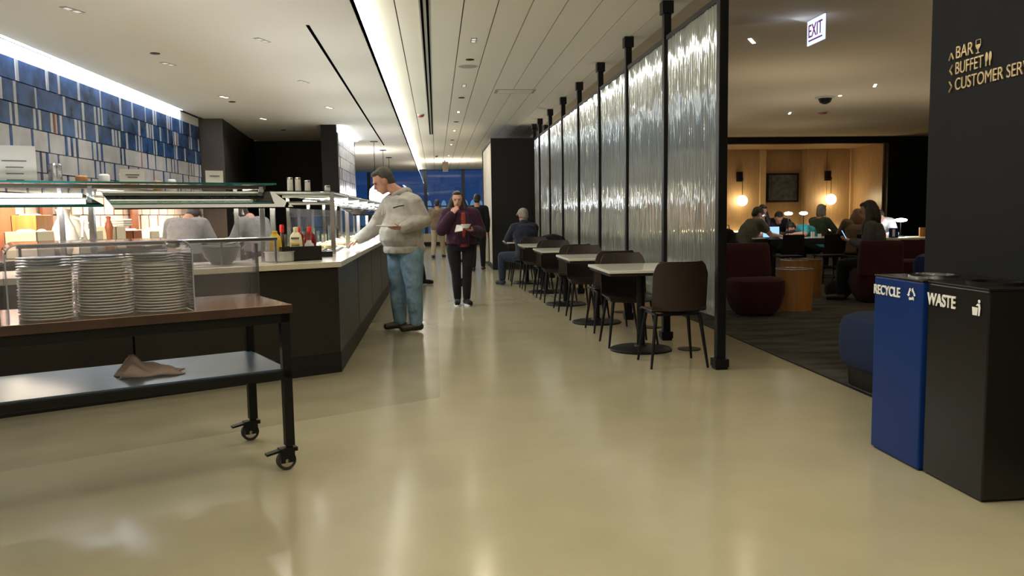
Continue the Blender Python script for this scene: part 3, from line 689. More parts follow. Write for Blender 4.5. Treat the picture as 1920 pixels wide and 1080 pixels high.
# paper signs on guard
def sign(loc,w,h,label,mt='paper',lines=2,rz=ANG+PI):
    t=empty('paper_sign',loc,rz,label,'sign'); m=MB(); m.box(-w/2,-.003,0,w/2,.003,h); m.build('card',mt,t)
    m=MB(); 
    for k in range(lines): ww=w*(.28 if k==0 else .2); m.box(-ww,-.005,h*(.55-.18*k),ww,-.003,h*(.55-.18*k)+.006)
    if lines: m.build('print','ink',t)
    return t
sign(tuple(G(.80,.5,1.547)),.135,.10,'small white card standing on the guard shelf before the dark cabinets',lines=1)
sign(tuple(G(1.40,.5,1.547)),.17,.10,'beige card standing on the guard shelf before the tiled wall',lines=2)
t=sign(tuple(G(2.16,.40,1.547)),.26,.24,'large pale menu card at the left end of the guard shelf',lines=4)
t=empty('tablet_screen',tuple(G(2.30,.46,1.547)),ANG+PI,'blue lit screen edge at the left end of the guard shelf','screen'); m=MB(); m.box(-.09,-.006,0,.05,.006,.24); m.build('display','screen',t)
# items on the kitchen back counter, brightly lit
BX=TX+.35
def onback(y,z=.91,dx=0): return (BX+dx,y,z)
def jug(loc,s,label):
    t=empty('white_jug',loc,0,label,'jug','white jugs on the kitchen counter'); m=MB(); m.lathe([(.08,0),(.10,.02),(.11,.10),(.085,.22),(.045,.30),(.05,.35),(.065,.37)],n=28)
    m.v=[(x*s,y*s,z*s) for x,y,z in m.v]; m.build('body','plate',t,smooth=True)
    m=MB(); m.tube([(.08*s,0,.30*s),(.15*s,0,.28*s),(.14*s,0,.14*s),(.10*s,0,.10*s)],.012*s,8); m.build('handle','plate',t,smooth=True)
jug(onback(8.95,.91,.22),1.3,'taller white jug at the left on the bright kitchen counter'); jug(onback(9.2,.91,.22),1.15,'shorter white jug beside the tall one')
def crate(loc,w,d,h,mt,label,grp='containers on the kitchen counter',open_=True):
    t=empty('container',loc,0,label,'container',grp); m=MB(); 
    m.box(-w/2,-d/2,0,w/2,d/2,.01); m.box(-w/2,-d/2,0,-w/2+.012,d/2,h); m.box(w/2-.012,-d/2,0,w/2,d/2,h); m.box(-w/2,-d/2,0,w/2,-d/2+.012,h); m.box(-w/2,d/2-.012,0,w/2,d/2,h); m.build('body',mt,t,bevel=.003)
    m=MB(); r=random.Random(int(loc[1]*31))
    for i in range(8): m.ell((r.uniform(-w*.35,w*.35),r.uniform(-d*.35,d*.35),h*.95),(.05,.05,.035),None,8,6)
    m.build('contents',['food','paper','food2'][int(loc[1]*10)%3],t,smooth=True); return t
crate(onback(8.25,.91,.2),.3,.34,.26,'box','cream open container at the far left of the kitchen counter')
crate(onback(8.62,.91,.05),.25,.3,.42,'oak','small wooden box behind the far left container')
crate(onback(9.1,.91,.28),.24,.45,.10,'box','low cream tray in front of the white jugs')
crate(onback(9.75,.91,.1),.25,.35,.24,'box','cream container behind the steel posts of the guard')
crate(onback(10.35,.91,.15),.25,.30,.28,'box','pale box of folded napkins at mid kitchen counter')
crate(onback(10.9,.91,.15),.25,.30,.22,'warmwood','brown wooden bread box on the kitchen counter')
crate(onback(11.4,.91,.2),.25,.35,.20,'box','white basin beside the brown bread box')
crate(onback(12.0,.91,.2),.25,.35,.24,'board','pale tray of rolls left of the cook in grey')
crate(onback(12.6,.91,.2),.25,.3,.26,'box','pale container hidden by the cook in grey')
m=MB(); m.lathe([(.05,0),(.055,.02),(.03,.12),(.035,.2),(.048,.28),(.02,.36),(.03,.40),(0,.42)],n=20); tag(m.build('pepper_mill','warmwood',loc=onback(10.05,.91,.25),smooth=True),'tall turned brown wooden pepper mill on kitchen counter','pepper mill')
for i,(y,l) in enumerate([(8.75,'tall red brown board leaning on the tiles left of the jugs'),(9.66,'red brown board leaning on the tiles right of the jugs'),(12.35,'dark red striped board leaning near the cook in grey')]):
    m=MB(); m.box(0,-.2 if i==0 else -.12,0,.03,.2 if i==0 else .12,.62); tag(m.build('wooden_board','warmwood',loc=(TX+.06,y,.91)),l,'board')
for i,(y,n) in enumerate([(10.6,3),(11.7,4),(11.15,3)]):
    for k in range(n):
        m=MB(); m.box(-.12,-.14,0,.12,.14,.028); tag(m.build('folded_towel','paper',loc=onback(y,1.19+.03*k if i==0 else .91+.03*k,.2 if i else .15),bevel=.01),'white folded towel in the stacks on the kitchen counter','towel','folded towels on the kitchen counter')
for i in range(9):
    m=MB(); hh=.10+.05*(i%3); m.lathe([(.06,0),(.07,.02),(.07,hh),(.05,hh+.02)],n=16); tag(m.build('storage_jar',['plate','box','steel','oak'][i%4],loc=(TX+.2,8.3+.68*i,1.70),smooth=True),['white','cream','steel','oak brown'][i%4]+' jar on the wall shelf, '+['first','second','third','fourth','fifth','sixth','seventh','eighth','ninth'][i]+' from the near end','jar','jars on the wall shelf')

# ================================================= CART WITH PLATES
CZ=.84; cA=math.radians(208); 
cart=empty('serving_cart',(-.72,4.03,0),cA+PI,'wheeled walnut topped serving cart with black steel frame','cart')
# local: +x towards front right corner (origin), -x to the left along the front, +y to the back
L=3.0; D=.72
m=MB(); m.box(-L,0,CZ-.042,0,D,CZ); m.build('top','wood',cart,bevel=.003)
m=MB(); m.box(-L,-.001,CZ-.043,.001,0,CZ-.002); m.box(0,0,CZ-.043,.0012,D,CZ-.002); m.build('edge_band','woodedge',cart)
f=.045
m=MB()
for y in (.01,D-.01-f): m.box(-L,y,CZ-.042-.05,-.01,y+f,CZ-.042); m.box(-L,y,.47,-.01,y+f,.51)
for x in (-.01-f,-L/2,-L+.01): m.box(x,.01,CZ-.092,x+f,D-.01,CZ-.042); m.box(x,.01,.47,x+f,D-.01,.51)
m.build('frame','blackm',cart,bevel=.002)
m=MB(); m.box(-L+.01,.03,.51,-.03,D-.03,.518); m.build('lower_shelf','shelf',cart)
for x in (-.01-f,-L+.01):
    for y in (.01,D-.01-f):
        m=MB(); m.box(x,y,.125,x+f,y+f,CZ-.09); lg_=m.build('leg','blackm',cart,bevel=.002)
        c=bpy.data.objects.new('caster',None); COL.objects.link(c); c.parent=cart; c.location=(x+f/2,y+f/2,0)
        m=MB(); m.tube([(-.02,-.014,.05),(-.02,.014,.05)],.048,24); m.build('wheel','rubber',c,smooth=True)
        m=MB(); m.tube([(-.02,-.016,.05),(-.02,.016,.05)],.033,20); m.tube([(-.02,-.022,.05),(-.02,.022,.05)],.010,12); m.build('hub','steel',c,smooth=True)
        m=MB(); m.box(-.05,-.022,.04,.02,-.017,.105); m.box(-.05,.017,.04,.02,.022,.105); m.box(-.055,-.025,.095,.035,.025,.115); m.lathe([(.018,.115),(.018,.128)],n=12)
        m.add([(-.05,-.02,.098),(-.12,-.02,.088),(-.12,.02,.088),(-.05,.02,.098),(-.05,-.02,.11),(-.12,-.02,.098),(-.12,.02,.098),(-.05,.02,.11)],[(0,1,2,3),(7,6,5,4),(0,4,5,1),(1,5,6,2),(2,6,7,3)]); m.build('fork','blackm',c)
MW=Matrix.Translation((-.72,4.03,0))@Matrix.Rotation(cA+PI,4,'Z')
def cl(x,y,z=CZ): return tuple(MW@V(x,y,z))
# plates
def plate_mesh():
    m=MB(); R_=.114; m.lathe([(.0,.004),(.062,.004),(.07,0),(.075,.002),(R_-.004,.0068),(R_,.0085),(R_+.0005,.0115),(R_-.004,.0132),(.08,.008),(.068,.0055),(0,.006)],n=40,cap=False)
    o=m.build('plate','plate',smooth=True); return o
PM=plate_mesh(); PM.location=(0,0,-5)
ST=[(-.83,.17,18,'front left','A'),(-.565,.165,21,'front middle','B'),(-.30,.165,18,'front right','C'),(-.95,.46,21,'back left','D'),(-.675,.46,21,'back middle','E'),(-.40,.46,21,'back right','F')]
ST=[(-1.035,.15,17,'front left'),(-.805,.155,19,'front middle'),(-.575,.155,17,'front right'),(-1.03,.43,20,'back left'),(-.80,.43,20,'back middle'),(-.57,.43,20,'back right')]
first=True; rp=random.Random(3)
for x,y,n,l in ST:
    for k in range(n):
        o=PM if first else PM.copy()
        if not first: COL.objects.link(o)
        first=False
        px,py,pz=cl(x+rp.uniform(-.002,.002),y+rp.uniform(-.002,.002),CZ+.0131*k)
        o.location=(px,py,pz); o.rotation_euler=(rp.uniform(-.004,.004),rp.uniform(-.004,.004),0)
        top=k==n-1
        tag(o,('topmost white china plate of the %s stack under the clear cover' if top else 'white china plate within the %s stack under the clear cover')%l,'plate','plates in the %s stack'%l)
# acrylic covers
def cover(x0,x1,y0,y1,h,label,blue=True):
    t=empty('acrylic_cover',(-.72,4.03,0),cA+PI,label,'plate cover'); z0=CZ+.002; r=.05; 
    prof=[(x0,z0)]+[(x0+r-r*math.cos(a),z0+h-r+r*math.sin(a)) for a in [PI/2*k/6 for k in range(7)]]+[(x1-r+r*math.sin(a),z0+h-r+r*math.cos(a)) for a in [PI/2*k/6 for k in range(7)]]+[(x1,z0)]
    m=MB(); n=len(prof); vs=[(x,y0,z) for x,z in prof]+[(x,y1,z) for x,z in prof]
    m.add(vs,[(i,i+1,i+1+n,i+n) for i in range(n-1)]+[tuple(range(n)),]); o=m.build('shell','acryl',t)
    m=MB(); m.tube([(x,y0,z) for x,z in prof],.004,6); m.build('front_edge','acrylblue' if blue else 'acryl',t,smooth=True)
    m=MB(); m.tube([(x,y1,z) for x,z in prof],.003,6); m.build('rear_edge','acryl',t,smooth=True)
    return t
cover(-1.19,-.455,.015,.62,.33,'clear rounded acrylic cover over the stacks of plates')
m=MB(); t=empty('acrylic_screen',(-.72,4.03,0),cA+PI,'clear flat acrylic screen standing on the cart behind the plates','screen')
m.box(-1.35,.66,CZ,-.0,.665,CZ+.29); m.build('sheet','acryl',t)
m=MB(); m.box(-.004,.55,CZ,.0,.665,CZ+.29); m.build('return','acryl',t)
m=MB(); p0=cl(-1.30,.15); m.box(-.06,-.07,0,.06,.07,.13); tag(m.build('dark_box','black',loc=p0,bevel=.006),'black box on the cart left of the plate stacks','box')
# cloth on shelf
m=MB(); r=random.Random(9); n=16; vs=[];fs=[]
for j in range(n+1):
    for i in range(n+1):
        u,v=i/n,j/n; e=min(u,1-u,v,1-v); h=min(1,e*5); z=.045*h*(1+.5*math.sin(u*9+v*4))*(1.3-u)+.05*math.exp(-((u-.3)**2+(v-.5)**2)/.02)*1.6
        vs.append((-.14+.28*u+.02*math.sin(v*8),-.08+.16*v+.015*math.sin(u*11),.002+z))
fs=[(j*(n+1)+i,j*(n+1)+i+1,(j+1)*(n+1)+i+1,(j+1)*(n+1)+i) for j in range(n) for i in range(n)]
vs+=[(x,y,0) for x,y,z in vs]; k=(n+1)**2; bd=[i for i in range(n+1)]+[j*(n+1)+n for j in range(1,n+1)]+[n*(n+1)+i for i in range(n-1,-1,-1)]+[j*(n+1) for j in range(n-1,0,-1)]
fs+=[tuple(q+k for q in reversed(f)) for f in fs]+[(a,b,b+k,a+k) for a,b in zip(bd,bd[1:]+bd[:1])]
m.add(vs,fs); tag(m.build('folded_cloth','cloth_tan',loc=cl(-.62,.30,.520),rz=.3,smooth='all'),'crumpled tan cloth lying on the lower shelf of the cart','cloth')

# ================================================= BINS
def bin_(y0,y1,x0,z1,name,mt,label,word):
    t=empty(name,(x0,y1,0),-PI/2,label,'bin')   # local x runs from far to near, local -y faces the walkway
    w=y1-y0; d=.43; m=MB(); m.box(0,0,.012,w,d,z1-.01); m.box(.01,.01,0,w-.01,d-.01,.012); m.build('body',mt,t,bevel=.006)
    m=MB(); m.box(-.002,-.002,z1-.01,w+.002,d,z1,0); m.build('lid','binblack',t,bevel=.002)
    m=MB(); m.lathe([(.12,z1-.001),(.12,z1+.012),(.10,z1+.012),(.10,z1-.001)],c=(w/2,d/2-.03,0),n=32); m.build('opening_ring','chrome' if mt=='blue' else 'blackm',t,smooth=True)
    return t
bb=bin_(3.565,3.985,2.285,.925,'recycling_bin','blue','tall blue bin marked RECYCLE at the edge of the carpet','RECYCLE')
text('RECYCLE',.005,.825,.235,.05,'lettering','letter',bb,(0,-.003,0),(0,0,0),font_bold=.02)
m=MB(); cx,cz=.335,.852
for k in range(3):
    a=PI/2+k*2*PI/3
    def P_(ang,r): return (cx+r*math.cos(ang),cz+r*math.sin(ang))
    # bent band along a triangle side, arrow head at end
    a0,a1=a+.25,a+2*PI/3-.45
    q=[P_(a0,.030),P_(a0+.25,.034),P_(a1,.030),P_(a1,.017),P_(a0+.25,.019),P_(a0,.017)]
    m.add([(x,-.005,z) for x,z in q],[(0,1,2,3,4,5)])
    e=P_(a1+.42,.026); m.add([(x,-.005,z) for x,z in (P_(a1,.038),e,P_(a1,.010))],[(0,1,2)])
m.build('recycling_symbol','letter',bb)
wb=bin_(3.13,3.55,2.30,.925,'waste_bin','binblack','tall black bin marked WASTE nearest the viewer','WASTE')
text('WASTE',.005,.815,.205,.058,'lettering','letter',wb,(0,-.003,0),(0,0,0),font_bold=.02)
m=MB(); x,z=.325,.805; 
m.add([(a,-.005,b) for a,b in ((x,z),(x+.03,z),(x+.034,z+.035),(x-.004,z+.035))],[(0,1,2,3)]); m.add([(a,-.005,b) for a,b in ((x+.036,z+.0),(x+.046,z),(x+.05,z+.035),(x+.046,z+.052),(x+.03,z+.052),(x+.02,z+.042),(x+.036,z+.042))],[(0,1,2,3,4,5,6)]); m.ell((x+.040,-.005,z+.062),(.008,.001,.008),None,12,6); m.build('litter_symbol','letter',wb)
# sign on column
ws=empty('wall_sign',(2.748,4.11,0),-PI/2,'gold lettered direction sign on the charcoal column: BAR, BUFFET, CUSTOMER SERVICE','sign')
text('BAR',.05,2.046,.135,.062,'lettering','brass',ws,(0,0,0),(0,0,0),.006); text('BUFFET',.05,1.964,.215,.062,'lettering','brass',ws,(0,0,0),(0,0,0),.006); text('CUSTOMER SERVICE',.05,1.882,.635,.062,'lettering','brass',ws,(0,0,0),(0,0,0),.006)
def strokes(pts,name,r=.005):
    m=MB()
    for a,b in zip(pts[:-1],pts[1:]): m.tube([(a[0],-.003,a[1]),(b[0],-.003,b[1])],r,6)
    m.build(name,'brass',ws)
strokes([(-.008,2.046),(.010,2.082),(.028,2.046)],'arrow'); strokes([(.022,2.018),(.002,1.992),(.022,1.966)],'arrow'); strokes([(.0,1.934),(.022,1.906),(.0,1.880)],'arrow')
m=MB(); m.add([(a,-.004,b) for a,b in ((.205,2.085),(.203,2.074),(.212,2.064),(.228,2.064),(.237,2.074),(.235,2.085))],[(0,1,2,3,4,5)]); m.tube([(.203,-.003,2.108),(.202,-.003,2.078),(.212,-.003,2.063),(.228,-.003,2.063),(.238,-.003,2.078),(.237,-.003,2.108),(.203,-.003,2.108)],.002,5); m.tube([(.22,-.003,2.064),(.22,-.003,2.046)],.003,5); m.box(.207,-.005,2.040,.233,-.001,2.045); m.build('wine_glass_symbol','brass',ws)
m=MB(); 
for x in (.285,.312): m.ell((x,-.003,2.008),(.011,.002,.026),None,12,8); m.tube([(x,-.003,1.99),(x,-.003,1.964)],.004,6)
m.build('cutlery_symbol','brass',ws)

# ================================================= LOUNGE FURNITURE
def lounge_chair(loc,rz,mt,label,w=.62,h=.86,name='lounge_chair',grp=None):
    t=empty(name,loc,rz,label,'armchair',grp); m=MB(); n=24
    def ring(sx,sy,cy,z,e=3.2):
        r=[]; 
        for k in range(n):
            a=2*PI*k/n; c,s=math.cos(a),math.sin(a); r.append((sx*math.copysign(abs(c)**(2/e),c),cy+sy*math.copysign(abs(s)**(2/e),s),z))
        return r
    W2=w/2
    m.ring_loft([ring(W2*.72,.24,0,.03),ring(W2*.86,.29,0,.10),ring(W2*.98,.33,0,.25),ring(W2,.34,0,.38),ring(W2*.99,.335,0,.42),ring(W2*.9,.30,0,.45)]); m.build('seat',mt,t,smooth=True)
    m=MB(); rr_=[]
    for z,sx,sy,cy in ((.38,W2,.12,.24),(.6,W2*.99,.11,.25),(.75,W2*.98,.10,.265),(h-.04,W2*.96,.09,.27),(h-.005,W2*.9,.06,.27)): rr_.append(ring(sx,sy,cy,z,4))
    m.ring_loft(rr_); m.build('backrest',mt,t,smooth=True)
    m=MB(); m.ring_loft([ring(W2*.66,.21,0,0),ring(W2*.66,.21,0,.03)]); m.build('base','black',t)
    return t
lounge_chair((3.83,9.35,0.006),.05,'maroon','maroon lounge chair at the left, just behind the screen end post')
lounge_chair((5.90,10.33,0.006),2.95,'maroon','dark maroon lounge chair the long haired woman sits in',w=.56,h=.84)
lounge_chair((7.55,12.0,0.006),-.6,'maroon','low maroon lounge chair beside the wooden counter end',w=.6,h=.6)
lounge_chair((5.02,7.3,0.006),.9,'navy','blue lounge chair beyond the bins, mostly hidden by column',w=.75,h=.8)
def drum(loc,r,h,label):
    t=empty('drum_table',loc,0,label,'side table','round oak drum tables'); m=MB(); m.lathe([(r,0),(r,h-.01),(r-.012,h-.01),(r-.012,.02),(0,.02)],n=40,cap=False); m.build('barrel','oak',t,smooth=True)
    m=MB(); m.lathe([(r-.012,h-.028),(0,h-.026)],n=40,cap=False); m.build('tray_top','blackm',t,smooth=True); m=MB(); m.lathe([(r+.001,h-.01),(r+.001,h),(r-.012,h),(r-.012,h-.01)],n=40,cap=False); m.build('metal_rim','steel',t,smooth=True)
drum((4.50,9.72,0.006),.225,.52,'honey oak drum side table beside the left maroon chair'); drum((5.42,11.5,0.006),.30,.52,'wider oak drum side table behind the near drum table')
drum((7.35,12.65,.006),.25,.42,'small round oak stool table beside the wooden counter')
# ottoman
t=empty('ottoman',(3.27,5.25,.006),0,'navy blue rounded ottoman at the carpet edge behind the blue bin','ottoman')
m=MB(); n=28
def rr4(sx,sy,z): return [(sx*math.copysign(abs(math.cos(a))**.5,math.cos(a)),sy*math.copysign(abs(math.sin(a))**.5,math.sin(a)),z) for a in [2*PI*k/n for k in range(n)]]
m.ring_loft([rr4(.34,.34,.13),rr4(.38,.38,.17),rr4(.395,.395,.26),rr4(.39,.39,.42),rr4(.37,.37,.485),rr4(.31,.31,.515)]); m.build('cushion','navy',t,smooth=True)
m=MB(); m.ring_loft([rr4(.33,.33,0),rr4(.34,.34,.13)]); m.build('plinth','black',t)
# bag on floor
t=empty('shoulder_bag',(5.62,10.75,.006),.2,'black bag slumped on the carpet beside the oak drum tables','bag'); m=MB(); m.ell((0,0,.14),(.21,.15,.15)); m.ell((.12,.05,.12),(.14,.13,.12)); m.build('body','bag',t,remesh=.02,smooth=True)
m=MB(); m.tube([(-.1,0,.26),(-.06,0,.36),(.06,0,.36),(.1,0,.26)],.010,6); m.build('strap','bag',t,smooth=True)
# communal table
t=empty('communal_table',(6.95,14.1,0.006),0,'long dark communal table where the guests sit and work','table')
m=MB(); m.box(-1.1,-.45,.715,1.15,.45,.75); m.build('tabletop','white',t); m=MB(); m.box(-1.11,-.46,.64,1.16,-.44,.748); m.box(-1.11,-.46,.64,-1.09,.46,.748); m.box(1.14,-.46,.64,1.16,.46,.748); m.build('apron','black',t)
for x in (-1.0,1.05):
    for y in (-.38,.38):
        m=MB(); m.box(x-.04,y-.04,0,x+.04,y+.04,.715); m.build('leg','black',t)
def desk_lamp(x,y,z,h,r,label,oval=1.0):
    t=empty('table_lamp',(x,y,z),0,label,'lamp','white headed table lamps'); m=MB(); m.lathe([(.07,0),(.07,.012),(.02,.02)],n=24); m.build('base','blackm',t,smooth=True)
    m=MB(); m.tube([(0,0,.015),(0,0,h-.02)],.008,8); m.build('stem','blackm',t); m=MB(); m.ell((0,0,h),(r*oval,r,.032),None,20,10); m.build('lamp_head','lampw',t,smooth='all')
desk_lamp(5.98,14.3,.756,.43,.055,'small white table lamp beside the capped man'); desk_lamp(6.42,14.15,.756,.44,.075,'white table lamp above the two dark haired guests'); desk_lamp(6.78,14.3,.756,.44,.075,'white table lamp over the guest bent in teal')
# right wooden counter
t=empty('wooden_counter',(8.05,12.6,.006),0,'honey oak study counter at the right before the black wall','counter'); m=MB(); m.box(-.62,-.3,0,.5,-.27,.74); m.box(-.62,-.3,0,-.58,.45,.74); m.build('front_panel','oak',t); m=MB(); m.box(-.64,-.32,.74,.7,.5,.775); m.build('worktop','board',t); m=MB(); m.box(-.05,-.32,.0,.7,-.302,.735); m.build('end_box','oak',t)
m=MB(); m.box(.0,.1,.775,.7,.13,.93); m.build('divider','oak',t)
desk_lamp(7.40,12.95,.781,.28,.07,'white table lamp at the left on the oak counter'); desk_lamp(7.86,12.95,.781,.28,.085,'wide white table lamp at the right on the oak counter',1.3)
for (x,y,z,c) in [(6.42,14.1,1.12,(.9,.95,1)),(7.86,12.9,.99,(.9,.95,1)),(7.4,12.9,.99,(.9,.95,1)),(5.86,14.15,1.1,(.9,.95,1))]: point(x,y-.02,z,2.2,c,.06)
t=empty('blue_box',(7.50,12.55,.781),.2,'blue and white carton on the oak counter under the left lamp','carton'); m=MB(); m.box(-.06,-.04,0,.06,.04,.16); m.build('carton','blue',t); m=MB(); m.box(-.061,-.042,.02,-.01,-.039,.14); m.build('printed_panel','letter',t)
# bench along alcove with led
t=empty('banquette',(8.2,22.9,0.006),0,'long dark banquette along the amber alcove wall','bench'); m=MB(); m.box(-4.5,-.3,0,4.4,.35,.42); m.build('seat','dark2',t,bevel=.02); m=MB(); m.box(-4.5,.35,0,4.4,.6,.60); m.build('backrest','bowl',t,bevel=.02)
m=MB(); m.box(-4.5,.93,.60,4.4,.989,.635); tag(m.build('bench_light','benchled',loc=(8.2,22.95,0)),'warm glowing strip along the top of the banquette','light')
area(8.5,23.72,.62,8.4,.06,14,(1,.76,.45),(PI,0,0))
area(9,22.8,3.08,6,.3,8,(1,.76,.45))
# sconces
def sconce(x,label):
    t=empty('wall_sconce',(x,AY,0),0,label,'lamp','globe sconces in the alcove'); m=MB(); m.box(-.09,-.09,2.14,.09,0,2.44); m.build('backplate','blackm',t,bevel=.01)
    m=MB(); m.tube([(0,-.12,2.2),(0,-.22,2.2)],.012,8); m.tube([(.02,-.22,2.22),(.02,-.22,1.72)],.009,8); m.box(-.02,-.2,2.18,.06,-.08,2.24); m.build('stem','blackm',t)
    m=MB(); m.ell((.02,-.22,1.56),(.16,.16,.16),None,24,16); m.build('globe','globe',t,smooth='all')
    point(x,AY-.42,1.56,13,(1,.76,.45),.15)
sconce(9.30,'left glowing globe sconce on the amber alcove wall'); sconce(12.12,'right glowing globe sconce on the amber alcove wall'); 
# picture
t=empty('framed_picture',(10.78,AY+.24,1.50),0,'dark framed grey picture in the alcove recess','picture'); m=MB(); m.box(-.52,-.05,0,.52,0,.90); m.box(-.46,-.06,.06,.46,-.05,.84,1); m.build('frame',['black','pic'],t,bevel=.004)
# laptop
t=empty('laptop',(5.98,13.86,.757),-.35,'open laptop with a bright blue screen facing the walkway','laptop'); 
m=MB(); m.box(-.15,-.10,0,.15,.11,.012); m.build('keyboard_half','blackm',t); m=MB(); Tm=Matrix.Translation((0,.10,.012))@Matrix.Rotation(-.25,4,'X'); m.box(-.15,0,0,.15,.008,.21,0,T=Tm); m.box(-.14,-.002,.01,.14,0,.20,1,T=Tm); m.build('display_half',['blackm','screen'],t)
# dark task chair
def task_chair(loc,rz,label):
    t=empty('task_chair',loc,rz,label,'chair','dark chairs at the communal table'); m=MB(); m.box(-.2,-.2,.44,.2,.2,.48); m.build('seat','blk',t,bevel=.015); m=MB(); m.box(-.19,-.22,.50,.19,-.19,.84); m.build('backrest','blk',t,bevel=.015)
    for sx in (-1,1):
        for sy in (-1,1): m=MB(); m.tube([(sx*.17,sy*.17,.44),(sx*.2,sy*.2,0)],.012,8); m.build('leg','blackm',t)
task_chair((6.02,13.25,.006),0,'dark chair in front of the laptop, back to the view'); task_chair((6.75,13.25,.006),0,'dark chair tucked at the middle of the communal table'); task_chair((7.05,12.80,.006),.1,'dark chair under the auburn haired guest'); task_chair((5.36,13.95,.006),-1.5,'dark chair under the capped man')
m=MB(); m.lathe([(.03,0),(.034,.11),(.031,.11),(.028,.006),(0,.006)],n=20,cap=False); tag(m.build('white_cup','paper',loc=(6.72,13.8,.756),smooth=True),'white paper cup standing on the communal table edge','cup')
m=MB(); m.lathe([(.03,0),(.03,.07)],n=20); tag(m.build('small_cup','plate',loc=(6.86,13.82,.756),smooth=True),'small pale cup right of the white paper cup','cup')
for i,(x,y,r_,l) in enumerate([(5.70,13.85,.1,'papers before the capped man'),(6.35,13.85,.4,'papers between laptop and teal guest'),(7.3,13.8,-.2,'papers at the right end of the communal table')]):
    m=MB(); m.box(-.13,-.10,0,.13,.10,.02); tag(m.build('papers','paper',loc=(x,y,.756),rz=r_),'pale stack of '+l,'papers')
t=empty('wooden_stool',(4.62,12.6,.006),0,'oak block seat glimpsed just right of the screen end post','stool'); m=MB(); m.box(-.28,-.25,0,.28,.25,.62); m.build('block','oak',t,bevel=.01)
t=empty('backpack',(4.80,12.9,.626),0,'black backpack standing on the oak block seat','backpack'); m=MB(); m.ell((0,0,.17),(.17,.12,.18)); m.ell((.06,-.05,.1),(.12,.1,.1)); m.build('body','bag',t,remesh=.02,smooth=True); m=MB(); m.tube([(-.04,0,.34),(-.03,0,.40),(.03,0,.40),(.04,0,.34)],.008,6); m.build('handle','blackm',t)

# ================================================= FAR END
def pendant(x,y,z0,label):
    t=empty('pendant_lamp',(x,y,0),0,label,'lamp','pendants beyond the counter'); m=MB(); m.lathe([(.10,3.19-.02),(.10,3.19)],n=20); m.tube([(0,0,z0+.5),(0,0,3.19)],.008,6); m.build('rod','blackm',t)
    m=MB(); m.lathe([(.05,z0),(.13,z0+.03),(.16,z0+.2),(.14,z0+.4),(.04,z0+.5)],n=24); m.build('shade','lampw',t,smooth='all')
pendant(-1.55,21.2,1.55,'leftmost bright white pendant behind the man in the grey hoodie'); pendant(-1.50,24.0,1.55,'second bright white pendant behind the man in the grey hoodie'); pendant(-1.5,27,1.55,'furthest bright white pendant over the far counter')
# far seating wall, low rail
t=empty('far_bench',(.6,33.5,0),0,'low pale bench row before the far windows','bench'); m=MB(); m.box(-2.6,-.25,.15,1.6,.25,.5); m.build('seat','beige',t,bevel=.02); m=MB(); m.box(-2.5,-.2,0,1.5,.2,.15); m.build('base','black',t)
t=empty('side_cabinet',(1.20,20.2,0),0,'pale side cabinet with bar handle on the flank of the black partition','cabinet'); m=MB(); m.box(0,-.7,.12,.065,.7,1.0); m.build('body','beige',t); m=MB(); m.tube([(-.03,-.5,.95),(-.03,.4,.95)],.012,8); m.build('handle','steel',t)
# exterior
m=MB(); m.box(-60,36.5,-4,60,260,-3.9); struct(m.build('ground_apron','duskglow'))
for i,(x,y,w,h) in enumerate([(-14,150,16,6),(6,160,22,4.5),(26,150,9,9),(-40,170,18,8)]):
    t=tag(empty('apron_building',(x,y,-3.9),0),['low terminal building beyond the far left window','long low hangar beyond the middle window','tall lit block beyond the right window pane','distant building at the far left beyond the glass'][i],'building'); m=MB(); m.box(-w/2,-4,0,w/2,4,h+1.5); m.build('walls','duskglow',t); m=MB()
    for k in range(5): m.box(-w/2+w*(k+.3)/5,-4.05,h*.5,-w/2+w*(k+.6)/5,-4,h*.75)
    m.build('window','paleglow',t)
m=MB(); m.box(-6,38.6,-3.9,8,39.4,1.55); struct(m.build('trim_2','duskglow'))
for i in range(12):
    m=MB(); m.lathe([(.02,0),(.11,.05),(.125,.2),(.08,.36),(.02,.42)],n=16); tag(m.build('planter_dome','paleglow',loc=(-1.0+.35*i,39,1.55),smooth=True),'pale blue egg shaped hood in the row outside the far windows','hood','egg shaped hoods outside the windows')

# ================================================= PEOPLE
def frame(look,up=V(0,0,1)):
    f=Vector(look).normalized(); s=f.cross(up).normalized(); u=s.cross(f)   # s = the person's right
    return s,f,u
def ringE(c,s,f,rx,ry,n=22,e=2.3):
    return [c+s*(rx*math.copysign(abs(math.cos(a))**(2/e),math.cos(a)))+f*(ry*math.copysign(abs(math.sin(a))**(2/e),math.sin(a))) for a in [2*PI*k/n for k in range(n)]]
def torso(m,J,g,a=0,lo=0,hi=5,k=1.0):
    P,Wc,C,N=[Vector(J[q]) for q in 'PWCN']; f=Vector(J['fwd']).normalized(); s=f.cross(V(0,0,1)).normalized()
    sh=J.get('sw',.19); b=J.get('belly',0); kk=J.get('k',1)
    up=(C-Wc).normalized(); fC=s.cross(up)*-1 if False else (s.cross(up)); 
    fC=up.cross(s); 
    if fC.dot(f)<0: fC=-fC
    NS=N+(C-N)*.28
    R_=[(P-up*.10*0-V(0,0,.09),.150*kk,.115*kk,f),(P,.168*kk,.125*kk+b*.3,f),(P+(Wc-P)*.5+f*b*.35,.160*kk+b*.3,.118*kk+b*.7,f),(Wc+fC*b*.4,.150*kk+b*.4,.110*kk+b*.75,fC),(Wc+(C-Wc)*.5+fC*b*.25,.160*kk+b*.3,.115*kk+b*.4,fC),(C,.175*kk+b*.1,.122*kk,fC),(NS,sh*.86,.098*kk,fC),(N+(C-N)*.10,sh*.50,.07*kk,fC),(N,.066,.062,fC)]
    m.ring_loft([ringE(c,s,ff,rx+g,ry+g) for c,rx,ry,ff in R_[lo:hi]])
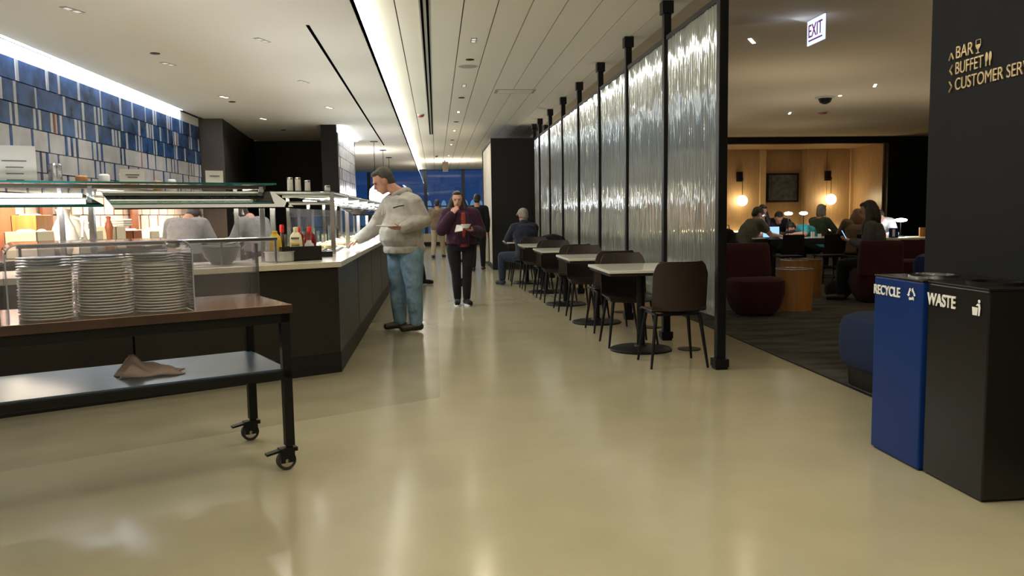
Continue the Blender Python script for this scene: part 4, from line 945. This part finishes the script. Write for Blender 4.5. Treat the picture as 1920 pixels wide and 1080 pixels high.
def hand(m,wr,d,pn,side,curl,s=1.0):
    """wrist, pointing direction, palm normal, side +1: thumb towards (d x pn)"""
    d=Vector(d).normalized(); pn=Vector(pn); pn=(pn-d*pn.dot(d)).normalized(); t=d.cross(pn)*side
    rings=[ringE(wr+d*q*s,t,pn,rx*s,ry*s,14) for q,rx,ry in ((-.01,.026,.020),(.015,.030,.020),(.05,.042,.018),(.085,.041,.015),(.095,.036,.012))]
    m.ring_loft(rings)
    L=[.068,.078,.072,.056]; offs=[.030,.011,-.010,-.030]
    for i in range(4):
        p=wr+d*.088*s+t*offs[i]*s; a=curl*(.55+.06*i); dd=d; pts=[(p-d*.012,.0095*s)]
        for j,fr_ in enumerate((.42,.32,.26)):
            ang=a*(j+.6); dd=(d*math.cos(ang)+pn*math.sin(ang)); p=p+dd*L[i]*fr_*s; pts.append((p,(.0090-.0008*j)*s))
        m.chain(pts,8)
    p=wr+d*.025*s+t*.026*s; pts=[(p,.013*s)]
    for j,q in enumerate((.036,.028,.024)):
        dd=(d*(.62+.12*j)+t*(.75-.25*j)+pn*(.28+.25*j*curl)).normalized(); p=p+dd*q*s; pts.append((p,(.0115-.001*j)*s))
    m.chain(pts,8)
def person(loc,rz,label,J,top,pants,shoes,hair,skin='skin',vox=.010,hs=1.0,sleeve='long',hairstyle='short',hat=None,group=None,extra=None,longtop=0,name='person',jacket=False):
    t=empty(name,loc,rz,label,'person',group)
    J={k:(Vector(v) if isinstance(v,(tuple,list)) and len(v)==3 and not isinstance(v[0],tuple) else v) for k,v in J.items()}
    H=J['H']; N=J['N']; s,f,u=frame(J['look']); h=hs
    m=MB()
    # head
    m.ell(H+u*.02*h-f*.008*h,(.074*h,.094*h,.098*h),(s,f,u),20,14)
    m.ell(H-u*.055*h+f*.030*h,(.054*h,.062*h,.062*h),(s,f,u),16,10)
    m.ell(H-u*.095*h+f*.058*h,(.026*h,.022*h,.020*h),(s,f,u),12,8)          # chin
    m.chain([(H+f*.082*h+u*.012*h,.009*h),(H+f*.108*h-u*.026*h,.0125*h)],10)    # nose
    m.chain([(H+f*.098*h-u*.032*h-s*.012*h,.008*h),(H+f*.098*h-u*.032*h+s*.012*h,.008*h)],8)
    m.chain([(H+f*.080*h+u*.030*h-s*.035*h,.010*h),(H+f*.086*h+u*.028*h,.010*h),(H+f*.080*h+u*.030*h+s*.035*h,.010*h)],8)  # brow
    m.chain([(H+f*.085*h-u*.058*h-s*.018*h,.008*h),(H+f*.092*h-u*.057*h,.010*h),(H+f*.085*h-u*.058*h+s*.018*h,.008*h)],8)  # lips
    for q in (-1,1): m.ell(H+s*q*.076*h-f*.005*h-u*.008*h,(.010*h,.020*h,.032*h),(s,f,u),10,8)
    m.chain([(H-u*.06*h-f*.02*h,.056*h),(N+V(0,0,.02),.060),(N-V(0,0,.03),.066)],14)
    torso(m,J,0,lo=0,hi=9)
    kk=J.get('k',1)
    for q in ('R','L'):
        S_,E_,Wr=J['S'+q],J['E'+q],J['W'+q]
        m.chain([(S_+(N-S_)*.4-V(0,0,.01),.06*kk),(S_,.058*kk),(S_+(E_-S_)*.5,.049*kk),(E_,.040*kk),(E_+(Wr-E_)*.35,.040*kk),(Wr,.026*kk)],12)
        hd,pn,cu=J['H'+q]; hand(m,Wr,hd,Vector(pn),J.get('th'+q,1),cu,1.0)
        Hp,Kn,An,To=J['hip'+q],J['kn'+q],J['an'+q],J['to'+q]
        m.chain([(Hp+(J['P']-Hp)*.3,.085*kk),(Hp,.088*kk),(Hp+(Kn-Hp)*.5,.075*kk),(Kn,.055*kk),(Kn+(An-Kn)*.35,.056*kk),(An,.036*kk)],14)
        d=(To-An); m.chain([(An-V(0,0,.03),.034),(An+d*.5-V(0,0,.02),.033),(To,.022)],10)
    m.build('body',skin,t,remesh=min(vox,.008),smooth='all',sm=3)
    # face details
    for q in (-1,1): m=MB(); m.ell(H+s*q*.031*h+f*.0835*h+u*.010*h,(.012*h,.006*h,.006*h),(s,f,u),10,6); m.build('eye','eye',t,smooth='all')
    m=MB(); m.ell(H+f*.097*h-u*.058*h,(.021*h,.006*h,.006*h),(s,f,u),12,6); m.build('mouth','lip',t,smooth='all')
    # hair
    if hair:
        m=MB(); m.ell(H+u*.038*h-f*.030*h,(.082*h,.090*h,.092*h),(s,f,u),20,14); m.ell(H-u*.015*h-f*.050*h,(.074*h,.062*h,.075*h),(s,f,u),16,10)
        m.ell(H+u*.092*h+f*.022*h,(.058*h,.055*h,.030*h),(s,f,u),16,8)
        if hairstyle=='long':
            for q in (-1,1): m.chain([(H+s*q*.060*h-f*.02*h,.045*h),(H+s*q*.098*h-f*.01*h-u*.10*h,.050*h),(H+s*q*.125*h+f*.0*h-V(0,0,.20*h),.050*h),(H+s*q*.12*h+f*.02*h-V(0,0,.27*h),.032*h)],12)
            m.chain([(H-f*.06*h,.07*h),(H-f*.085*h-V(0,0,.12*h),.075*h),(H-f*.09*h-V(0,0,.28*h),.055*h)],14)
        if hairstyle=='bob':
            for q in (-1,1): m.chain([(H+s*q*.065*h-f*.02*h,.038*h),(H+s*q*.08*h-f*.01*h-u*.09*h,.035*h)],12)
            m.chain([(H-f*.06*h,.07*h),(H-f*.07*h-V(0,0,.09*h),.065*h)],14)
        m.build('hair',hair,t,remesh=.010,smooth='all',sm=3)
    if hat:
        m=MB(); m.ell(H+u*.052*h-f*.012*h,(.088*h,.104*h,.082*h),(s,f,u),20,12); m.add([H+u*.055*h+s*a*h+f*b*h+u*c*h for a,b,c in ((-.065,.06,0),(.065,.06,0),(.05,.15,-.02),(-.05,.15,-.02),(-.065,.06,.02),(.065,.06,.02),(.05,.15,-.008),(-.05,.15,-.008))],[(0,1,2,3),(7,6,5,4),(0,4,5,1),(1,5,6,2),(2,6,7,3),(3,7,4,0)])
        m.build('cap',hat,t,remesh=.008,smooth='all',sm=3)
    # trousers
    m=MB(); torso(m,J,.014,lo=0,hi=3)
    for q in ('R','L'):
        Hp,Kn,An=J['hip'+q],J['kn'+q],J['an'+q]; w=J.get('pw',1)
        m.chain([(Hp+(J['P']-Hp)*.3,.100*kk),(Hp,.104*kk*w),(Hp+(Kn-Hp)*.5,.090*kk*w),(Kn,.070*kk*w),(Kn+(An-Kn)*.5,.066*kk*w),(An+(Kn-An)*.06,.055*kk*w)],16)
    m.build('trousers',pants,t,remesh=vox,smooth='all',sm=4)
    # top
    m=MB(); torso(m,J,.026+J.get('tg',0),lo=0 if longtop else 1,hi=8)
    if longtop: m.ring_loft([ringE(J['P']-V(0,0,longtop),Vector(J['fwd']).cross(V(0,0,1)).normalized(),Vector(J['fwd']).normalized(),.18*kk,.15*kk),ringE(J['P'],Vector(J['fwd']).cross(V(0,0,1)).normalized(),Vector(J['fwd']).normalized(),.19*kk,.15*kk)])
    g=.012+J.get('tg',0)
    for q in ('R','L'):
        S_,E_,Wr=J['S'+q],J['E'+q],J['W'+q]
        ch=[(S_+(N-S_)*.45-V(0,0,.015),.066*kk+g),(S_,.066*kk+g),(S_+(E_-S_)*.5,.058*kk+g)]
        if sleeve=='long': ch+=[(E_,.052*kk+g),(E_+(Wr-E_)*.5,.046*kk+g),(E_+(Wr-E_)*.93,.034*kk+g)]
        m.chain(ch,16)
    if jacket: m.chain([(N+V(0,0,.015),.085),(N-V(0,0,.02),.09)],16)
    m.build('jacket' if jacket else 'top',top,t,remesh=vox,smooth='all',sm=4)
    # shoes
    for q in ('R','L'):
        An,To=J['an'+q],J['to'+q]; d=(To-An); d.z=0; d=d.normalized(); m=MB(); b=V(An.x,An.y,0); zf=To.z-.03
        m.chain([(b-d*.04+V(0,0,zf+.052),.044),(b+d*.06+V(0,0,zf+.050),.042),(b+d*.15+V(0,0,zf+.040),.038)],14); m.cap(b+V(0,0,zf+.05),.045,b+V(0,0,zf+.10),.042)
        m.v=[(x,y,max(z,zf)) for x,y,z in m.v]
        m.build('shoe',shoes,t,remesh=.008,smooth='all',sm=2)
    if extra: extra(t,H,s,f,u)
    return t
def sitJ(lean=.1,hy=.42,arms='table',look=(0,-1,-.35),k=1,**kw):
    l=lean
    J=dict(P=(0,.0,.52),W=(0,-l*.25,.70),C=(0,-l*.7,.90),N=(0,-l*1.15,1.08),H=(0,-l*1.15-.05,1.235),look=look,fwd=(0,-1,0),sw=.19,k=k,
      SR=(-.185,-l*1.05,1.02),SL=(.185,-l*1.05,1.02),hipR=(-.10,-.04,.50),hipL=(.10,-.04,.50),knR=(-.12,-hy,.50),knL=(.12,-hy,.50),anR=(-.12,-hy-.02,.10),anL=(.12,-hy-.02,.10),toR=(-.12,-hy-.15,.035),toL=(.12,-hy-.15,.035))
    if arms=='table': J.update(ER=(-.25,-l-.18,.82),EL=(.25,-l-.18,.82),WR=(-.12,-l-.40,.80),WL=(.12,-l-.40,.80),HR=((.3,-1,-.1),(0,0,-1),.5),HL=((-.3,-1,-.1),(0,0,-1),.5))
    else: J.update(ER=(-.23,-l-.05,.76),EL=(.23,-l-.05,.76),WR=(-.10,-l-.25,.82),WL=(.08,-l-.26,.82),HR=((.4,-1,.3),(0,-.2,1),.6),HL=((-.4,-1,.3),(0,-.2,1),.6))
    J['thR']=1; J['thL']=-1; J.update(kw); return J
def standJ(look=(0,-1,-.1),step=.0,**kw):
    J=dict(P=(0,0,.93),W=(0,-.005,1.09),C=(0,-.01,1.27),N=(0,.01,1.45),H=(0,-.01,1.60),look=look,fwd=(0,-1,0),sw=.185,
      SR=(-.18,.01,1.39),SL=(.18,.01,1.39),ER=(-.23,.03,1.12),EL=(.23,.03,1.12),WR=(-.22,-.05,.88),WL=(.22,-.05,.88),HR=((0,-.1,-1),(1,0,0),.4),HL=((0,-.1,-1),(-1,0,0),.4),
      hipR=(-.09,0,.88),hipL=(.09,0,.88),knR=(-.095,-.02-step,.49),knL=(.095,-.02+step,.49),anR=(-.095,-step*1.6,.09),anL=(.095,step*1.8,.09),toR=(-.10,-.15-step*1.6,.03),toL=(.10,-.15+step*1.8,.03),thR=1,thL=-1); J.update(kw); return J

# --- man in grey hoodie reaching over the counter
f_=V(-.80,-.60,0)
JM=dict(H=(-.155,.02,1.645),look=(-.84,-.22,-.50),N=(.015,0,1.50),C=(.075,0,1.27),W=(.05,0,1.08),P=(.055,0,.93),fwd=f_,sw=.235,belly=.085,k=1.10,tg=.012,
  SL=(.175,-.15,1.40),SR=(-.095,.15,1.40),EL=(.275,-.17,1.215),WL=(.06,-.36,1.14),ER=(-.285,.15,1.12),WR=(-.44,.12,1.02),
  HL=((-1,-.15,-.02),(0,.25,1),.35),HR=((-.85,0,-.45),(.2,0,-1),.55),thL=-1,thR=1,
  hipL=(.13,-.07,.87),hipR=(0,.08,.87),knL=(.15,-.08,.49),knR=(-.03,.10,.49),anL=(.165,-.06,.10),anR=(-.02,.14,.10),toL=(.02,-.10,.035),toR=(-.18,.10,.035),pw=1.22)
def man_extra(t,H,s,f,u):
    N=V(.015,0,1.50)
    m=MB(); m.chain([(N+V(.05,.06,.03),.05),(N+V(.085,.0,.015),.062),(N+V(.06,-.07,.02),.05)],14); m.chain([(N+V(.05,-.07,.03),.035),(N+V(-.05,-.09,-.01),.028)],12); m.chain([(N+V(.02,.08,.03),.035),(N+V(-.06,.02,-.03),.028)],12); m.build('hood','hoodie',t,remesh=.010,smooth='all')
    m=MB(); m.tube([(-.115,-.135,1.40),(-.135,-.165,1.36),(-.14,-.175,1.29)],.005,6); m.tube([(-.135,-.085,1.40),(-.16,-.12,1.35),(-.17,-.13,1.28)],.005,6); m.build('drawstring','paper',t)
    m=MB(); m.chain([(V(-.035,-.255,1.352),.007),(V(.02,-.245,1.368),.006),(V(.07,-.225,1.375),.006)],8); m.build('chest_lettering','navyc',t,smooth='all')
    m=MB(); kk=1; c=V(.055,0,.91); s2=f_.normalized().cross(V(0,0,1)).normalized(); m.ring_loft([ringE(c+V(0,0,z),s2,f_.normalized(),.168*1.10+.045+g,.125*1.10+.075+g) for z,g in ((-.045,-.012),(-.03,.0),(.02,.0),(.04,-.01))]); m.build('hem_band','hoodie',t,smooth=True)
man=person((-.405,8.80,0),0,'man in a grey hoodie and blue jeans bending over the buffet with a plate',JM,'hoodie','jeans','shoe','hairm',skin='skin',vox=.008,hs=1.13,extra=man_extra)
PL=PM.copy(); COL.objects.link(PL); PL.location=(-.405-.105,8.80-.37,1.155); PL.rotation_euler=(.02,.04,0); tag(PL,'white china plate held level by the man in the grey hoodie','plate',None); del PL['group']
# --- woman in plum jacket
JW=dict(H=(-.04,-.02,1.475),look=(-.04,-1,-.12),N=(-.02,.0,1.335),C=(0,.0,1.16),W=(.0,0,.99),P=(0,0,.86),fwd=(.05,-1,0),sw=.185,k=.98,tg=.022,belly=.02,
  SR=(-.185,.0,1.27),SL=(.175,.0,1.27),ER=(-.265,-.10,1.06),WR=(-.13,-.20,1.27),EL=(.275,.02,1.02),WL=(.165,-.22,1.05),
  HR=((.55,-.1,.75),(.5,.8,-.3),.9),HL=((-.75,-.45,.12),(0,.0,1),.7),thR=1,thL=-1,
  hipR=(-.11,0,.80),hipL=(.11,0,.80),knR=(-.08,-.02,.45),knL=(.075,-.03,.45),anR=(-.065,0,.09),anL=(.060,-.05,.09),toR=(-.075,-.14,.03),toL=(.10,-.18,.03),pw=1.0)
def w_extra(t,H,s,f,u):
    m=MB(); s2=V(1,0,0); f2=V(0,-1,0)
    m.ring_loft([ringE(V(.03,-.085,z),s2,f2,rx,ry,18) for z,rx,ry in ((.82,.062,.082),(.95,.066,.095),(1.1,.06,.092),(1.22,.05,.085),(1.30,.035,.06))]); m.build('shirt_front','red',t,smooth='all')
    for q in (-1,1): m=MB(); m.tube([(.03+.068*q,-.145,1.28),(.03+.072*q,-.172,1.12),(.03+.075*q,-.178,.97),(.03+.07*q,-.165,.83)],.009,8); m.build('jacket_edge','plum',t,smooth=True)
    for q,x,y in ((-1,-.065,0),(1,.06,-.05)): m=MB(); m.ring_loft([[(x+(.022*(q>0)-.01*(q<0))*(1-math.sin(a))*.5+.048*math.cos(a),y-.065+.115*math.sin(a),z) for a in [2*PI*k/20 for k in range(20)]] for z in (0,.022)]); m.build('shoe_sole','whitec',t,smooth=True)
woman=person((.345,11.25,0),0,'dark haired woman in a plum jacket walking forward, hand at her mouth',JW,'plum','blk','blk','hairb',skin='skin2',vox=.008,hs=.98,hairstyle='long',extra=w_extra,jacket=True)
t=empty('paper_bowl',(.345+.06,11.25-.32,1.085),0,'white paper bowl and napkin held by the woman in plum','bowl'); m=MB(); m.lathe([(.045,0),(.07,.055),(.066,.055),(.04,.006),(0,.006)],n=24,cap=False); m.build('bowl_body','paper',t,smooth=True)
m=MB(); m.add([(-.16,-.02,-.05),(-.05,-.05,-.03),(-.04,.03,.04),(-.13,.03,.05),(-.15,-.01,-.06),(-.04,-.03,-.04),(-.03,.05,.035),(-.12,.05,.045)],[(0,1,2,3),(7,6,5,4),(0,4,5,1),(1,5,6,2),(2,6,7,3),(3,7,4,0)]); m.build('napkin','paper',t,bevel=.01)
# --- others in the walkway
person((.93,18.0,0),PI-.2,'person in black, back turned, half hidden behind the woman in plum',standJ(step=.06),'blk','blk','shoe','hairb',vox=.014,sleeve='long')
person((-.50,14.9,0),1.5,'person in black trousers striding behind the man in the grey hoodie',standJ(step=.16),'blk','blk','blk','hairb',vox=.014)
person((.05,23.8,0),PI-.3,'person in a long brown coat and pale trousers walking away down the walkway',standJ(step=.12,k=1.1),'tan','khaki','shoe','hairb',vox=.014,longtop=.10)
# --- seated man in navy with cap
JS=sitJ(lean=.12,arms='table',look=(.25,-1,-.25),k=1.12,knR=(-.34,-.34,.52),anR=(-.40,-.28,.10),toR=(-.47,-.40,.035),sw=.21)
JS['knL']=(.34,-.36,.52); JS['anL']=(.36,-.32,.10); JS['toL']=(.40,-.46,.035)
person((1.58,13.95,0),PI+.25,'man in a navy jacket and pale cap seated at the row of tables, back turned',JS,'navyc','jeansd','navyc','hairg',vox=.012,hat='cap',jacket=True)
copy_tree(ch,(2.00,14.02,0),.1,'shell chair beside the man in navy, with a black jacket over it')
t=empty('draped_jacket',(2.00,13.80,.60),.1,'black jacket draped over the chair back beside the man in navy','jacket'); m=MB(); m.ell((0,-.05,.10),(.21,.09,.22)); m.ell((.10,-.06,.02),(.13,.08,.2)); m.ell((0,.0,.24),(.2,.08,.07)); m.build('body','bag',t,remesh=.02,smooth='all'); m=MB(); m.ell((-.15,-.04,.06),(.05,.05,.2)); m.build('sleeve','bag',t,smooth='all')
# --- staff
JA=standJ(look=(0,-.6,-1),H=(0,-.24,1.32),N=(0,-.14,1.25),C=(0,-.08,1.12),W=(0,-.02,1.0),P=(0,0,.86),SR=(-.19,-.10,1.20),SL=(.19,-.10,1.20),ER=(-.28,-.16,.99),EL=(.28,-.16,.99),WR=(-.24,-.40,.95),WL=(.24,-.40,.95),k=1.12,sw=.215,hipR=(-.09,0,.82),hipL=(.09,0,.82))
JA={**JA,'H':(0,-.27,1.28)}
person((-2.92,9.6,0),PI-.2,'cook in a grey shirt bending over the kitchen line, seen from behind',JA,'grey','blk','shoe','hairb',vox=.012)
JB=dict(JA); JB['look']=(0,-.8,-.6)
person((-2.18,10.2,0),-PI/2-.5,'second cook in grey at the end of the kitchen line, partly behind the guard posts',JB,'grey','blk','shoe','hairb',skin='skin2',vox=.012)
# --- lounge guests
person((5.42,13.95,.006),PI/2+.12,'man in a grey T-shirt and cap hunched at the left end of the communal table',sitJ(lean=.30,arms='table',look=(0,-1,-.55),k=1.12,sw=.22,H=(0,-.36,1.19)),'olive','blk','shoe','hairb',skin='skin2',vox=.012,sleeve='short',hat='hairm')
person((6.24,15.25,.006),.1,'dark haired woman leaning over the table behind the laptop',sitJ(lean=.22,arms='table'),'plum','blk','shoe','hairb',vox=.012,hairstyle='long')
person((6.66,15.35,.006),-.2,'dark haired guest bowed over a phone beside the teal shirt',sitJ(lean=.34,arms='table',look=(0,-1,-.9),H=(0,-.46,1.10)),'blk','blk','shoe','hairb',vox=.012)
person((7.34,15.0,.006),-PI/2+.35,'guest in a teal shirt bent low over the communal table',sitJ(lean=.62,arms='table',look=(0,-1,-1.2),k=1.15,C=(0,-.26,.84),N=(0,-.48,.92),H=(0,-.62,.90),SR=(-.19,-.44,.90),SL=(.19,-.44,.90),WR=(-.2,-.72,.80),WL=(.2,-.72,.80),ER=(-.27,-.52,.80),EL=(.27,-.52,.80)),'teal','blk','shoe','hairb',vox=.012,sleeve='short')
person((7.75,15.75,.006),PI/2+.4,'grey haired guest in dark green facing right beyond the communal table',sitJ(lean=.08,arms='table',look=(0,-1,-.2)),'green','blk','shoe','hairg',skin='skin2',vox=.012,hairstyle='bob')
person((7.05,12.85,.006),PI-.3,'auburn haired guest, back of the head showing beside the long haired woman',sitJ(lean=.05,arms='table',H=(0,-.10,1.13),N=(0,-.06,1.0),look=(0,-1,-.3)),'tan','blk','shoe','hairr',vox=.012,hairstyle='long')
JL=sitJ(lean=.06,arms='phone',look=(-.1,-1,-.35),k=1.05)
wl=person((5.99,10.42,.0),-PI/2-.62,'woman in a charcoal cardigan with long dark hair looking at her phone',JL,'dgrey','blk','shoe','hairb',vox=.010,hairstyle='long',hs=1.1,jacket=True)
person((7.85,13.62,.006),-.5,'man in a white shirt bent under the lamp at the oak counter',sitJ(lean=.30,arms='table',look=(-.2,-1,-.8),H=(0,-.38,1.10)),'whitec','blk','shoe','hairm',skin='skin2',vox=.012)
PM2=None
# phone in her hands
def ph(p): return wl.matrix_basis@V(*p) if False else (Matrix.Translation(wl.location)@Matrix.Rotation(wl.rotation_euler.z,4,'Z'))@V(*p)
p=ph((0,-.42,.90)); t=empty('phone',tuple(p),wl.rotation_euler.z,'lit phone held up by the woman with long dark hair','phone'); Tm=Matrix.Rotation(.5,4,'X'); m=MB(); m.box(-.04,-.004,-.08,.04,.004,.08,T=Tm); m.build('case','blackm',t,bevel=.003); m=MB(); m.box(-.036,.0042,-.074,.036,.0055,.074,T=Tm); m.build('display','screen',t)
